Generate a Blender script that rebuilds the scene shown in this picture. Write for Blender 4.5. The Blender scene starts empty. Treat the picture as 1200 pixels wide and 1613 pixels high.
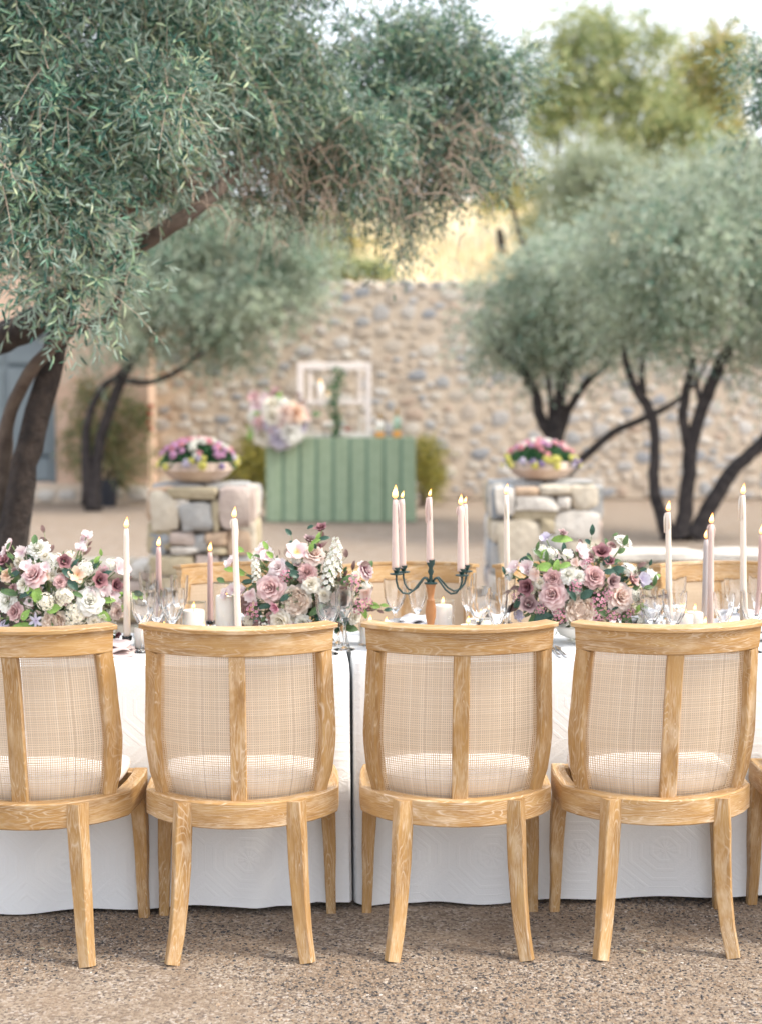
import bpy, math, random
import numpy as np
from mathutils import Vector, Matrix

random.seed(7)
RNG = np.random.default_rng(11)
SC = bpy.context.scene
COL = SC.collection
PI = math.pi

# ------------------------------------------------------------------ camera, sky, sun, exposure
CAM_H, FPX = 1.57, 2313.0
TH = math.atan((806.5 - 629.0) / FPX)
cam = bpy.data.cameras.new('camera')
cam_o = bpy.data.objects.new('camera', cam)
COL.objects.link(cam_o)
cam_o.location = (0, 0, CAM_H)
cam_o.rotation_euler = (PI / 2 - TH, 0, 0)
cam.lens = 80.0
cam.sensor_fit = 'HORIZONTAL'
cam.sensor_width = 80.0 * 1200 / FPX
cam.clip_start, cam.clip_end = 0.05, 600
cam.dof.use_dof = True
cam.dof.focus_distance = 4.22
cam.dof.aperture_fstop = 3.1
SC.camera = cam_o

SUN_EL, SUN_AZ = math.radians(47), math.radians(104)     # azimuth clockwise from +Y
world = bpy.data.worlds.new('World')
SC.world = world
world.use_nodes = True
wn, wl = world.node_tree.nodes, world.node_tree.links
bg = wn['Background']
sky = wn.new('ShaderNodeTexSky')
sky.sky_type = 'NISHITA'
sky.sun_disc = False
sky.sun_elevation, sky.sun_rotation = SUN_EL, SUN_AZ
sky.air_density, sky.dust_density, sky.ozone_density = 1.0, 4.0, 1.0
mixw = wn.new('ShaderNodeMix')
mixw.data_type = 'RGBA'
mixw.inputs['Factor'].default_value = 0.62
mixw.inputs[7].default_value = (8.5, 8.7, 9.2, 1)        # thin bright overcast veil over the blue
wl.new(sky.outputs[0], mixw.inputs[6])
wl.new(mixw.outputs[2], bg.inputs[0])
bg.inputs[1].default_value = 0.135
sun = bpy.data.lights.new('sun', 'SUN')
sun.energy, sun.angle, sun.color = 2.0, math.radians(16), (1.0, 0.93, 0.82)
sun_o = bpy.data.objects.new('sun', sun)
COL.objects.link(sun_o)
sdir = Vector((math.sin(SUN_AZ) * math.cos(SUN_EL), math.cos(SUN_AZ) * math.cos(SUN_EL), math.sin(SUN_EL)))
sun_o.rotation_euler = sdir.to_track_quat('Z', 'Y').to_euler()
sun_o.location = (6, -3, 8)
SC.view_settings.view_transform = 'Standard'
SC.view_settings.look = 'None'
SC.view_settings.exposure = 1.02
SC.view_settings.gamma = 1
SC.cycles.use_denoising = True
SC.cycles.max_bounces = 10
SC.cycles.transparent_max_bounces = 16
SC.cycles.transmission_bounces = 10
SC.cycles.caustics_refractive = False
SC.cycles.caustics_reflective = False

# ------------------------------------------------------------------ where things stand
def P(px, py, Y):
    """world point at depth Y that the photograph shows at (px, py)"""
    a, b = (px - 600.0) / FPX, (806.5 - py) / FPX
    d = Vector((a, math.cos(TH) + b * math.sin(TH), -math.sin(TH) + b * math.cos(TH)))
    k = Y / d.y
    return Vector((d.x * k, Y, CAM_H + d.z * k))
def XY(px, Y, z=0.0):
    """x at depth Y and height z"""
    c = Y * math.cos(TH) + (CAM_H - z) * math.sin(TH)
    return (px - 600.0) / FPX * c

# ------------------------------------------------------------------ objects
def part(name, mesh, m=None, parent=None, loc=None, rot=None, scale=None, label=None, kind=None):
    o = bpy.data.objects.new(name, mesh)
    COL.objects.link(o)
    if m is not None and len(mesh.materials) == 0:
        mesh.materials.append(m)
    if parent is not None: o.parent = parent
    if loc is not None: o.location = loc
    if rot is not None: o.rotation_euler = rot
    if scale is not None: o.scale = scale if hasattr(scale, '__len__') else (scale,) * 3
    if label: o['label'] = label
    if kind: o['kind'] = kind
    return o
def tag(o, label, cat, group=None, kind=None):
    o['label'] = label; o['category'] = cat
    if group: o['group'] = group
    if kind: o['kind'] = kind
    return o
def thing(name, label, cat, loc=(0, 0, 0), rotz=0, group=None):
    o = bpy.data.objects.new(name, None)
    COL.objects.link(o)
    o.empty_display_size = 0.1
    o.location = loc; o.rotation_euler = (0, 0, rotz)
    return tag(o, label, cat, group)
def dup(root, loc, rotz, label):
    r = root.copy(); COL.objects.link(r)
    r.location = loc; r.rotation_euler = (0, 0, rotz); r['label'] = label
    for ch in list(root.children):
        c = ch.copy(); COL.objects.link(c); c.parent = r
        for g in list(ch.children):
            d = g.copy(); COL.objects.link(d); d.parent = c
    return r
def basis(z, up=(0, 0, 1)):
    z = Vector(z).normalized(); u = Vector(up)
    if abs(z.dot(u)) > 0.97: u = Vector((0, 1, 0))
    x = u.cross(z).normalized(); y = z.cross(x)
    return Matrix((x, y, z)).transposed()

# ------------------------------------------------------------------ mesh builder
class MB:
    def __init__(s): s.v, s.f, s.uv = [], [], []
    def face(s, idx, uvs=None):
        s.f.append(tuple(idx)); s.uv.append(uvs if uvs else [(s.v[i][0] + s.v[i][1], s.v[i][2]) for i in idx])
    def box(s, c, size, rot=None, bev=0.0):
        c = Vector(c); hx, hy, hz = [k / 2 for k in size]
        b = min(bev, hx * .9, hy * .9, hz * .9)
        n = len(s.v); R = rot or Matrix.Identity(3)
        if b <= 0:
            for x in (-hx, hx):
                for y in (-hy, hy):
                    for z in (-hz, hz): s.v.append(tuple(c + R @ Vector((x, y, z))))
            for q in ((0, 1, 3, 2), (4, 6, 7, 5), (0, 4, 5, 1), (2, 3, 7, 6), (0, 2, 6, 4), (1, 5, 7, 3)): s.face([n + k for k in q])
            return
        idx = {}
        for sx in (-1, 1):
            for sy in (-1, 1):
                for sz in (-1, 1):
                    for ax in range(3):
                        p = [sx * (hx - b), sy * (hy - b), sz * (hz - b)]
                        p[ax] = (sx * hx, sy * hy, sz * hz)[ax]
                        idx[(sx, sy, sz, ax)] = len(s.v); s.v.append(tuple(c + R @ Vector(p)))
        def I(sg, ax): return idx[(sg[0], sg[1], sg[2], ax)]
        for ax in range(3):
            o1, o2 = [(1, 2), (2, 0), (0, 1)][ax]
            for sg in (-1, 1):
                q = []
                for a, b2 in ((-1, -1), (1, -1), (1, 1), (-1, 1)):
                    t = [0, 0, 0]; t[ax] = sg; t[o1] = a; t[o2] = b2; q.append(I(t, ax))
                s.face(q if sg > 0 else q[::-1])
            for a in (-1, 1):
                for b2 in (-1, 1):
                    t0 = [0, 0, 0]; t0[ax] = -1; t0[o1] = a; t0[o2] = b2
                    t1 = list(t0); t1[ax] = 1
                    q = [I(t0, o1), I(t1, o1), I(t1, o2), I(t0, o2)]
                    s.face(q if a * b2 > 0 else q[::-1])
        for sx in (-1, 1):
            for sy in (-1, 1):
                for sz in (-1, 1):
                    q = [I((sx, sy, sz), 0), I((sx, sy, sz), 1), I((sx, sy, sz), 2)]
                    s.face(q if sx * sy * sz > 0 else q[::-1])
    def sweep(s, pts, ups, hw, ht, ch=0.25, u0=0.0, cap=True, seed=0.0):
        """rectangular bar with eased edges along pts; hw along up, ht across; uv u runs along the grain"""
        pts = [Vector(p) for p in pts]; N = len(pts)
        if not isinstance(ups, list): ups = [ups] * N
        if not hasattr(hw, '__len__'): hw = [hw] * N
        if not hasattr(ht, '__len__'): ht = [ht] * N
        n0 = len(s.v); L = u0; us = []
        for i in range(N):
            if i: L += (pts[i] - pts[i - 1]).length
            us.append(L)
            t = (pts[min(i + 1, N - 1)] - pts[max(i - 1, 0)]).normalized()
            up = Vector(ups[i]); up = (up - t * up.dot(t)).normalized(); n = t.cross(up)
            a, b = hw[i], ht[i]; c = min(a, b) * ch
            for (p, q) in ((a, b - c), (a - c, b), (-a + c, b), (-a, b - c), (-a, -b + c), (-a + c, -b), (a - c, -b), (a, -b + c)):
                s.v.append(tuple(pts[i] + up * p + n * q))
        a, b = hw[0], ht[0]
        vv = [0, .1 * b, 2 * a, 2 * a + .1 * b, 2 * a + 2 * b, 2 * a + 2.1 * b, 4 * a + 2 * b, 4 * a + 2.1 * b, 4 * a + 4 * b]
        for i in range(N - 1):
            for k in range(8):
                k2 = (k + 1) % 8
                s.face([n0 + i * 8 + k, n0 + i * 8 + k2, n0 + (i + 1) * 8 + k2, n0 + (i + 1) * 8 + k],
                       [(us[i] + seed, vv[k]), (us[i] + seed, vv[k + 1]), (us[i + 1] + seed, vv[k + 1]), (us[i + 1] + seed, vv[k])])
        if cap:
            s.face([n0 + k for k in range(7, -1, -1)]); s.face([n0 + (N - 1) * 8 + k for k in range(8)])
    def tube(s, pts, r, seg=8, rough=0.0, cap=True, seed=0):
        pts = [Vector(p) for p in pts]; N = len(pts)
        if not hasattr(r, '__len__'): r = [r] * N
        rr = random.Random(seed); n0 = len(s.v); L = 0
        ref = None
        ph = [rr.uniform(0, 6.28) for _ in range(4)]
        for i in range(N):
            if i: L += (pts[i] - pts[i - 1]).length
            t = (pts[min(i + 1, N - 1)] - pts[max(i - 1, 0)]).normalized()
            if ref is None:
                ref = Vector((0, 1, 0)) if abs(t.y) < .8 else Vector((1, 0, 0))
            x = (ref - t * ref.dot(t)).normalized(); ref = x; y = t.cross(x)
            for k in range(seg):
                a = 2 * PI * k / seg
                q = 1 + rough * (math.sin(3 * a + ph[0] + L * 2) * .5 + math.sin(5 * a + ph[1] - L * 5) * .35 + rr.uniform(-.3, .3))
                s.v.append(tuple(pts[i] + (x * math.cos(a) + y * math.sin(a)) * r[i] * q))
        for i in range(N - 1):
            for k in range(seg):
                k2 = (k + 1) % seg
                s.face([n0 + i * seg + k, n0 + i * seg + k2, n0 + (i + 1) * seg + k2, n0 + (i + 1) * seg + k])
        if cap:
            s.face([n0 + k for k in range(seg - 1, -1, -1)]); s.face([n0 + (N - 1) * seg + k for k in range(seg)])
    def lathe(s, prof, seg=24, c=(0, 0, 0), flute=None, R=None):
        n0 = len(s.v); c = Vector(c)
        for (r, z) in prof:
            for k in range(seg):
                a = 2 * PI * k / seg
                q = r * (flute(a, z) if flute else 1)
                p = Vector((q * math.cos(a), q * math.sin(a), z))
                s.v.append(tuple(c + (R @ p if R else p)))
        for i in range(len(prof) - 1):
            for k in range(seg):
                k2 = (k + 1) % seg
                s.face([n0 + i * seg + k, n0 + i * seg + k2, n0 + (i + 1) * seg + k2, n0 + (i + 1) * seg + k])
        if prof[0][0] > 1e-5: s.face([n0 + k for k in range(seg - 1, -1, -1)])
        if prof[-1][0] > 1e-5: s.face([n0 + (len(prof) - 1) * seg + k for k in range(seg)])
    def mesh(s, name, m=None, smooth=True, angle=None):
        me = bpy.data.meshes.new(name)
        me.from_pydata(s.v, [], s.f)
        uvl = me.uv_layers.new(name='UVMap')
        flat = [c for f in s.uv for p in f for c in p]
        uvl.data.foreach_set('uv', flat)
        me.polygons.foreach_set('use_smooth', [smooth] * len(s.f))
        if smooth and angle is not None:
            try: me.set_sharp_from_angle(angle=math.radians(angle))
            except Exception: pass
        if m: me.materials.append(m)
        me.update()
        return me

def np_mesh(name, V, F, m=None, smooth=False):
    """V (n,3), F (k,q) numpy, all faces the same size"""
    me = bpy.data.meshes.new(name)
    k, q = F.shape
    me.vertices.add(len(V)); me.vertices.foreach_set('co', V.astype(np.float32).ravel())
    me.loops.add(k * q); me.loops.foreach_set('vertex_index', F.astype(np.int32).ravel())
    me.polygons.add(k); me.polygons.foreach_set('loop_start', np.arange(0, k * q, q, dtype=np.int32))
    me.polygons.foreach_set('loop_total', np.full(k, q, dtype=np.int32))
    me.polygons.foreach_set('use_smooth', np.full(k, smooth))
    me.update(calc_edges=True)
    if m: me.materials.append(m)
    return me
def unit(a): return a / (np.linalg.norm(a, axis=1, keepdims=True) + 1e-9)
def leaf_geo(C, D, Nn, L, W, fold=0.15, hexa=True):
    """lance-shaped leaves: base C, direction D, face normal Nn"""
    n = len(C); D = unit(D); S = unit(np.cross(D, Nn)); U = np.cross(S, D)
    L = L[:, None]; W = W[:, None]
    if hexa:
        pts = [C, C + D * L * .35 + S * W * .5 + U * W * fold, C + D * L * .7 + S * W * .42 + U * W * fold * .4 - U * L * .03,
               C + D * L - U * L * .08, C + D * L * .7 - S * W * .42 + U * W * fold * .4 - U * L * .03, C + D * L * .35 - S * W * .5 + U * W * fold]
        V = np.stack(pts, 1).reshape(-1, 3); b = np.arange(n)[:, None] * 6
        F = np.concatenate([b + np.array([[0, 1, 2, 3]]), b + np.array([[0, 3, 4, 5]])], 1).reshape(-1, 4)
    else:
        pts = [C, C + D * L * .5 + S * W * .5, C + D * L, C + D * L * .5 - S * W * .5]
        V = np.stack(pts, 1).reshape(-1, 3); b = np.arange(n)[:, None] * 4
        F = (b + np.array([[0, 1, 2, 3]])).reshape(-1, 4)
    return V, F

# ------------------------------------------------------------------ materials
class NT:
    def __init__(s, name):
        s.m = bpy.data.materials.new(name); s.m.use_nodes = True
        s.t = s.m.node_tree; s.n, s.l = s.t.nodes, s.t.links
        s.b = s.n['Principled BSDF']; s.out = s.n['Material Output']
    def new(s, k, **kw):
        o = s.n.new(k)
        for a, b in kw.items(): setattr(o, a, b)
        return o
    def link(s, a, b): s.l.new(a, b)
    def coord(s, kind='Object', scale=(1, 1, 1)):
        tc = s.new('ShaderNodeTexCoord'); mp = s.new('ShaderNodeMapping')
        mp.inputs['Scale'].default_value = scale if hasattr(scale, '__len__') else (scale,) * 3
        s.link(tc.outputs[kind], mp.inputs[0]); return mp.outputs[0]
    def noise(s, co, scale=5, detail=4, rough=.55, dist=0):
        o = s.new('ShaderNodeTexNoise'); o.inputs['Scale'].default_value = scale; o.inputs['Detail'].default_value = detail
        o.inputs['Roughness'].default_value = rough; o.inputs['Distortion'].default_value = dist
        s.link(co, o.inputs['Vector']); return o.outputs[0]
    def ramp(s, fac, stops, interp='LINEAR'):
        o = s.new('ShaderNodeValToRGB'); o.color_ramp.interpolation = interp
        e = o.color_ramp.elements
        while len(e) < len(stops): e.new(.5)
        for k, (p, c) in enumerate(stops):
            e[k].position = p; e[k].color = (*c, 1) if hasattr(c, '__len__') else (c, c, c, 1)
        s.link(fac, o.inputs[0]); return o.outputs[0]
    def mix(s, fac, a, b, mode='MIX'):
        o = s.new('ShaderNodeMix', data_type='RGBA', blend_type=mode)
        if isinstance(fac, (int, float)): o.inputs[0].default_value = fac
        else: s.link(fac, o.inputs[0])
        for k, v in ((6, a), (7, b)):
            if isinstance(v, tuple): o.inputs[k].default_value = (*v, 1)
            else: s.link(v, o.inputs[k])
        return o.outputs[2]
    def math(s, op, a, b=None, c=None):
        o = s.new('ShaderNodeMath', operation=op)
        for k, v in enumerate((a, b, c)):
            if v is None: continue
            if isinstance(v, (int, float)): o.inputs[k].default_value = v
            else: s.link(v, o.inputs[k])
        return o.outputs[0]
    def bump(s, h, strength=.3, dist=.01, normal=None):
        o = s.new('ShaderNodeBump'); o.inputs['Strength'].default_value = strength; o.inputs['Distance'].default_value = dist
        s.link(h, o.inputs['Height'])
        if normal: s.link(normal, o.inputs['Normal'])
        s.link(o.outputs[0], s.b.inputs['Normal']); return o.outputs[0]
    def col(s, c):
        if isinstance(c, tuple): s.b.inputs['Base Color'].default_value = (*c, 1)
        else: s.link(c, s.b.inputs['Base Color'])
    def rough(s, r):
        if isinstance(r, (int, float)): s.b.inputs['Roughness'].default_value = r
        else: s.link(r, s.b.inputs['Roughness'])

def simple(name, c1, c2=None, scale=8, rough=.6, bump=.0, bscale=60, bdist=.005, coord='Object', sss=0, sheen=0, island=False):
    t = NT(name); co = t.coord(coord)
    c2 = c2 or tuple(min(1, k * 1.15) for k in c1)
    f = t.noise(co, scale)
    c = t.ramp(f, [(.3, c1), (.7, c2)])
    if island:
        g = t.new('ShaderNodeNewGeometry')
        c = t.mix(.5, c, t.ramp(g.outputs['Random Per Island'], [(0, c1), (1, c2)]))
    t.col(c); t.rough(rough)
    if bump: t.bump(t.noise(co, bscale, 5), bump, bdist)
    if sss:
        t.b.inputs['Subsurface Weight'].default_value = sss; t.b.inputs['Subsurface Radius'].default_value = (.02, .012, .008)
        t.b.inputs['Subsurface Scale'].default_value = .6
    if sheen: t.b.inputs['Sheen Weight'].default_value = sheen
    return t.m

def leaf_mat(name, cols, under=None, trans=.25, rough=.5, vary=0):
    t = NT(name); g = t.new('ShaderNodeNewGeometry')
    n = len(cols)
    c = t.ramp(g.outputs['Random Per Island'], [(i / max(1, n - 1), k) for i, k in enumerate(cols)])
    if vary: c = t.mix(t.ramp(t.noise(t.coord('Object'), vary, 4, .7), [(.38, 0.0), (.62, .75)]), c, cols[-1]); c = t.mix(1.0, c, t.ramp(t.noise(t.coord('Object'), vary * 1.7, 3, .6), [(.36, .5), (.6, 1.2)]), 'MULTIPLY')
    if under:
        c = t.mix(g.outputs['Backfacing'], c, under)
    t.col(c); t.rough(rough)
    tr = t.new('ShaderNodeBsdfTranslucent'); t.link(c, tr.inputs[0])
    ms = t.new('ShaderNodeMixShader'); ms.inputs[0].default_value = trans
    t.link(t.b.outputs[0], ms.inputs[1]); t.link(tr.outputs[0], ms.inputs[2]); t.link(ms.outputs[0], t.out.inputs[0])
    return t.m
def petal_mat(name, base, edge, heart=None, trans=.35):
    """colour runs from the heart of the bloom to the rim of its petals (uv v)"""
    t = NT(name); co = t.coord('UV'); sp = t.new('ShaderNodeSeparateXYZ'); t.link(co, sp.inputs[0])
    h = heart or base
    c = t.ramp(sp.outputs[1], [(0, h), (.35, base), (.95, edge)])
    n = t.noise(t.coord('Object'), 9, 3)
    c = t.mix(t.ramp(n, [(.35, 0.0), (.75, 0.35)]), c, edge)
    t.col(c); t.rough(.65)
    tr = t.new('ShaderNodeBsdfTranslucent'); t.link(c, tr.inputs[0])
    ms = t.new('ShaderNodeMixShader'); ms.inputs[0].default_value = trans
    t.link(t.b.outputs[0], ms.inputs[1]); t.link(tr.outputs[0], ms.inputs[2]); t.link(ms.outputs[0], t.out.inputs[0])
    return t.m

def wood_mat():
    t = NT('cerused_oak'); uv = t.coord('UV', (1, 1, 1))
    oi = t.new('ShaderNodeObjectInfo')
    add = t.new('ShaderNodeVectorMath', operation='ADD'); t.link(uv, add.inputs[0])
    cmb = t.new('ShaderNodeCombineXYZ'); t.link(t.math('MULTIPLY', oi.outputs['Random'], 7.0), cmb.inputs[0])
    t.link(t.math('MULTIPLY', oi.outputs['Random'], 3.1), cmb.inputs[2]); t.link(cmb.outputs[0], add.inputs[1])
    co = add.outputs[0]
    def sc(v):
        mp = t.new('ShaderNodeMapping'); mp.inputs['Scale'].default_value = v; t.link(co, mp.inputs[0]); return mp.outputs[0]
    body = t.ramp(t.noise(sc((5, 26, 3)), 1, 5, .6, .6), [(.25, (.28, .145, .046)), (.5, (.42, .24, .084)), (.78, (.53, .34, .14))])
    # cathedral growth rings: wavy contour lines filled with pale wax
    wv = t.new('ShaderNodeTexNoise'); wv.inputs['Scale'].default_value = 1; wv.inputs['Detail'].default_value = 1.5
    wv.inputs['Distortion'].default_value = .35
    t.link(sc((2.8, 17, 1)), wv.inputs['Vector'])
    rings = t.math('ABSOLUTE', t.math('SINE', t.math('MULTIPLY', wv.outputs[0], 78.0)))
    rings = t.ramp(rings, [(.0, 1.0), (.22, .55), (.5, 0.0)])
    pores = t.ramp(t.noise(sc((22, 420, 1)), 1, 2, .7), [(.52, 0.0), (.66, 1.0)])
    patch = t.ramp(t.noise(sc((4, 7, 1)), 1.6, 3), [(.38, .10), (.58, .95)])
    ring_w = t.math('MULTIPLY', rings, patch)
    pore_w = t.math('MULTIPLY', pores, t.math('ADD', t.math('MULTIPLY', patch, .55), .22))
    w = t.math('MAXIMUM', ring_w, pore_w)
    c = t.mix(t.math('MULTIPLY', w, .75), body, (.70, .57, .42))
    rub = t.ramp(t.noise(sc((3.5, 9, 1)), 2.2, 4, .65), [(.52, 0.0), (.72, .5)])
    c = t.mix(rub, c, (.76, .62, .44))
    c = t.mix(1.0, c, t.ramp(oi.outputs['Random'], [(0, (.80, .78, .74)), (1, (1.08, 1.08, 1.10))]), 'MULTIPLY')
    t.col(c); t.rough(.55)
    t.bump(t.math('SUBTRACT', 1.0, w), .25, .0015)
    return t.m
WOOD = wood_mat()
def cane_mat():
    t = NT('woven_cane'); g = t.new('ShaderNodeNewGeometry')
    c = t.ramp(g.outputs['Random Per Island'], [(0, (.50, .38, .26)), (.05, (.62, .49, .34)), (.5, (.70, .57, .42)), (1, (.78, .66, .51))])
    t.col(c); t.rough(.6)
    tr = t.new('ShaderNodeBsdfTranslucent'); t.link(c, tr.inputs[0])
    ms = t.new('ShaderNodeMixShader'); ms.inputs[0].default_value = .3
    t.link(t.b.outputs[0], ms.inputs[1]); t.link(tr.outputs[0], ms.inputs[2]); t.link(ms.outputs[0], t.out.inputs[0])
    return t.m
CANE = cane_mat()
def cane2_mat():
    t = NT('fine_inner_cane'); a = t.noise(t.coord('Object', (3, 3, 260)), 1, 2, .7); b = t.noise(t.coord('Object', (240, 240, 4)), 1, 2, .7)
    f = t.math('ADD', t.math('MULTIPLY', a, .5), t.math('MULTIPLY', b, .5))
    c = t.ramp(f, [(.3, (.56, .44, .31)), (.5, (.62, .49, .355)), (.7, (.68, .55, .405))]); t.col(c); t.rough(.8)
    tr = t.new('ShaderNodeBsdfTranslucent'); t.link(c, tr.inputs[0]); tp = t.new('ShaderNodeBsdfTransparent')
    ms = t.new('ShaderNodeMixShader'); ms.inputs[0].default_value = .35
    t.link(t.b.outputs[0], ms.inputs[1]); t.link(tr.outputs[0], ms.inputs[2])
    m2 = t.new('ShaderNodeMixShader'); m2.inputs[0].default_value = .3; t.link(ms.outputs[0], m2.inputs[1]); t.link(tp.outputs[0], m2.inputs[2]); t.link(m2.outputs[0], t.out.inputs[0])
    return t.m
CANE2 = cane2_mat()
LINEN = simple('seat_linen', (.60, .54, .50), (.68, .62, .58), 30, .9, .25, 700, .001)

def cloth_mat():
    t = NT('matelasse_cloth'); uv = t.coord('UV', (1, 1, 1)); sp = t.new('ShaderNodeSeparateXYZ'); t.link(uv, sp.inputs[0])
    x = t.math('ABSOLUTE', t.math('SUBTRACT', t.math('FRACT', t.math('DIVIDE', sp.outputs[0], .27)), .5))
    y = t.math('ABSOLUTE', t.math('SUBTRACT', t.math('FRACT', t.math('DIVIDE', sp.outputs[1], .24)), .5))
    d = t.math('MAXIMUM', t.math('MAXIMUM', x, y), t.math('MULTIPLY', t.math('ADD', x, y), .74))
    rings = t.math('SINE', t.math('MULTIPLY', d, 52.0))
    rings = t.ramp(rings, [(.35, 0.0), (.75, 1.0)])
    ang = t.math('ARCTAN2', x, y)
    pet = t.math('SINE', t.math('MULTIPLY', ang, 10.0))
    pet = t.math('MULTIPLY', pet, t.ramp(d, [(.05, 1.0), (.3, 0.0)]))
    h = t.math('ADD', rings, t.math('MULTIPLY', pet, .6))
    wob = t.noise(uv, 160, 3)
    h = t.math('ADD', h, t.math('MULTIPLY', wob, 1.3))
    c = t.mix(t.math('MULTIPLY', t.ramp(h, [(0, 0.0), (1, 1.0)]), .35), (.75, .765, .77), (.82, .83, .83))
    t.col(c); t.rough(.9); t.bump(h, .34, .0014)
    t.b.inputs['Sheen Weight'].default_value = .1
    return t.m
CLOTH = cloth_mat()

def ground_mat():
    t = NT('gravelly_dirt'); co = t.coord('Object')
    vo = t.new('ShaderNodeTexVoronoi'); vo.inputs['Scale'].default_value = 130; t.link(co, vo.inputs['Vector'])
    hs = t.new('ShaderNodeSeparateColor'); t.link(vo.outputs['Color'], hs.inputs[0])
    peb = t.ramp(hs.outputs[0], [(0, (.08, .068, .064)), (.25, (.20, .15, .115)), (.5, (.30, .24, .18)), (.8, (.37, .305, .235)), (1, (.50, .44, .39))])
    dirt = t.ramp(t.noise(co, 3, 6, .65), [(.3, (.15, .10, .062)), (.7, (.29, .205, .135))])
    dusty = t.ramp(t.noise(co, 1.1, 4), [(.35, 0.0), (.7, .45)])
    dirt = t.mix(dusty, dirt, (.33, .26, .188))
    f = t.ramp(t.noise(co, 5, 4), [(.4, .45), (.6, .9)])
    t.col(t.mix(f, dirt, peb)); t.rough(.95)
    h = t.math('ADD', t.math('MULTIPLY', vo.outputs['Distance'], -1.0), t.noise(co, 300, 3))
    t.bump(h, .6, .006)
    return t.m
GROUND = ground_mat()
def pebble_mat():
    t = NT('pebbles'); g = t.new('ShaderNodeNewGeometry')
    t.col(t.ramp(g.outputs['Random Per Island'], [(0, (.02, .02, .024)), (.36, (.07, .066, .066)), (.5, (.17, .115, .072)), (.7, (.27, .185, .12)), (.9, (.35, .26, .18)), (.985, (.42, .36, .30)), (1, (.55, .5, .44))]))
    t.rough(.8); return t.m
PEBBLE = pebble_mat()
BARK = simple('olive_bark', (.016, .012, .011), (.06, .044, .036), 14, .95, 1.0, 26, .03)
BARK2 = simple('olive_bark_far', (.014, .012, .013), (.060, .050, .048), 12, .95, .8, 22, .03)
BARKP = simple('young_bark', (.075, .054, .044), (.15, .115, .09), 12, .9, .6, 40, .01)
TWIG = simple('twig_bark', (.33, .25, .19), (.50, .40, .32), 6, .9)
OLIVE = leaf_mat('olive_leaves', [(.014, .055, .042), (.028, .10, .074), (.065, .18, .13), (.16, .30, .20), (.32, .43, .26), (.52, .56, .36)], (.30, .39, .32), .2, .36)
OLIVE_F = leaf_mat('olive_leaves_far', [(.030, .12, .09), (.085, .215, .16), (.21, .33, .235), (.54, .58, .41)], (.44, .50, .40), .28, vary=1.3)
OLIVE_P = leaf_mat('olive_leaves_pale', [(.20, .26, .17), (.30, .35, .22), (.42, .44, .28)], (.46, .5, .38), .35)
GOLDL = leaf_mat('golden_leaves', [(.14, .20, .08), (.28, .32, .12), (.46, .44, .18), (.62, .46, .18)], None, .4)
GREENL = leaf_mat('mesquite_leaves', [(.14, .20, .09), (.26, .33, .15), (.40, .44, .22), (.54, .52, .26)], None, .4)
SHRUBL = leaf_mat('shrub_leaves', [(.05, .10, .05), (.10, .18, .07), (.20, .27, .11), (.42, .38, .18), (.52, .26, .12)], None, .25)
YELLOWL = leaf_mat('yellow_shrub_leaves', [(.12, .15, .04), (.28, .26, .05), (.46, .38, .08)], None, .3)
STRAW = leaf_mat('dry_grass_blades', [(.62, .50, .28), (.78, .66, .42), (.88, .80, .60)], None, .3)
# ------------------------------------------------------------------ ground
mb = MB()
nx, ny = 60, 50
xs = np.linspace(-40, 40, nx + 1); ys = np.concatenate([np.linspace(-8, 10, 30), np.linspace(11, 60, ny - 29)])
for y in ys:
    for x in xs: mb.v.append((x, y, 0.0))
for j in range(len(ys) - 1):
    for i in range(nx):
        a = j * (nx + 1) + i; mb.face([a, a + 1, a + nx + 2, a + nx + 1])
g = part('ground', mb.mesh('ground', GROUND)); g['kind'] = 'structure'

def pebbles(n, x0, x1, y0, y1, smin, smax):
    base = np.array([[1, 0, 0], [0, 1, 0], [-1, 0, 0], [0, -1, 0], [.6, .6, .55], [-.6, .6, .6], [-.6, -.6, .5], [.6, -.6, .6], [0, 0, 1.0]])
    F0 = np.array([[0, 4, 8], [4, 1, 8], [1, 5, 8], [5, 2, 8], [2, 6, 8], [6, 3, 8], [3, 7, 8], [7, 0, 8]])
    x = RNG.uniform(x0, x1, n); y = RNG.uniform(y0, y1, n)
    dens = np.sin(x * 3.1 + 1.3 * np.sin(y * 4)) + np.sin(y * 5.3 + 1.7 * np.sin(x * 2.3)) + RNG.normal(0, .7, n)
    keep = dens > 0.05; x, y = x[keep], y[keep]; n = len(x)
    s = smin + (smax - smin) * RNG.random(n) ** 2
    V = base[None] * RNG.uniform(.75, 1.25, (n, 9, 1)) * np.stack([s, s * RNG.uniform(.6, 1, n), s * RNG.uniform(.45, .8, n)], 1)[:, None, :]
    a = RNG.uniform(0, 6.28, n); c, sn = np.cos(a)[:, None], np.sin(a)[:, None]
    X = V[:, :, 0] * c - V[:, :, 1] * sn + x[:, None]; Y = V[:, :, 0] * sn + V[:, :, 1] * c + y[:, None]
    V = np.stack([X, Y, V[:, :, 2] - s[:, None] * .1], 2).reshape(-1, 3)
    F = (np.arange(n)[:, None, None] * 9 + F0[None]).reshape(-1, 3)
    return V, F
V1, F1 = pebbles(100000, -1.7, 1.7, 3.15, 4.6, .0017, .0058)
V2, F2 = pebbles(1400, -2.2, 2.2, 2.9, 4.62, .006, .009)
o = part('gravel', np_mesh('gravel', np.concatenate([V1, V2]), np.concatenate([F1, F2 + len(V1)]), PEBBLE))
tag(o, 'loose fine gravel scattered over the brown dirt in front of the chairs', 'gravel', kind='stuff')

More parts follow.
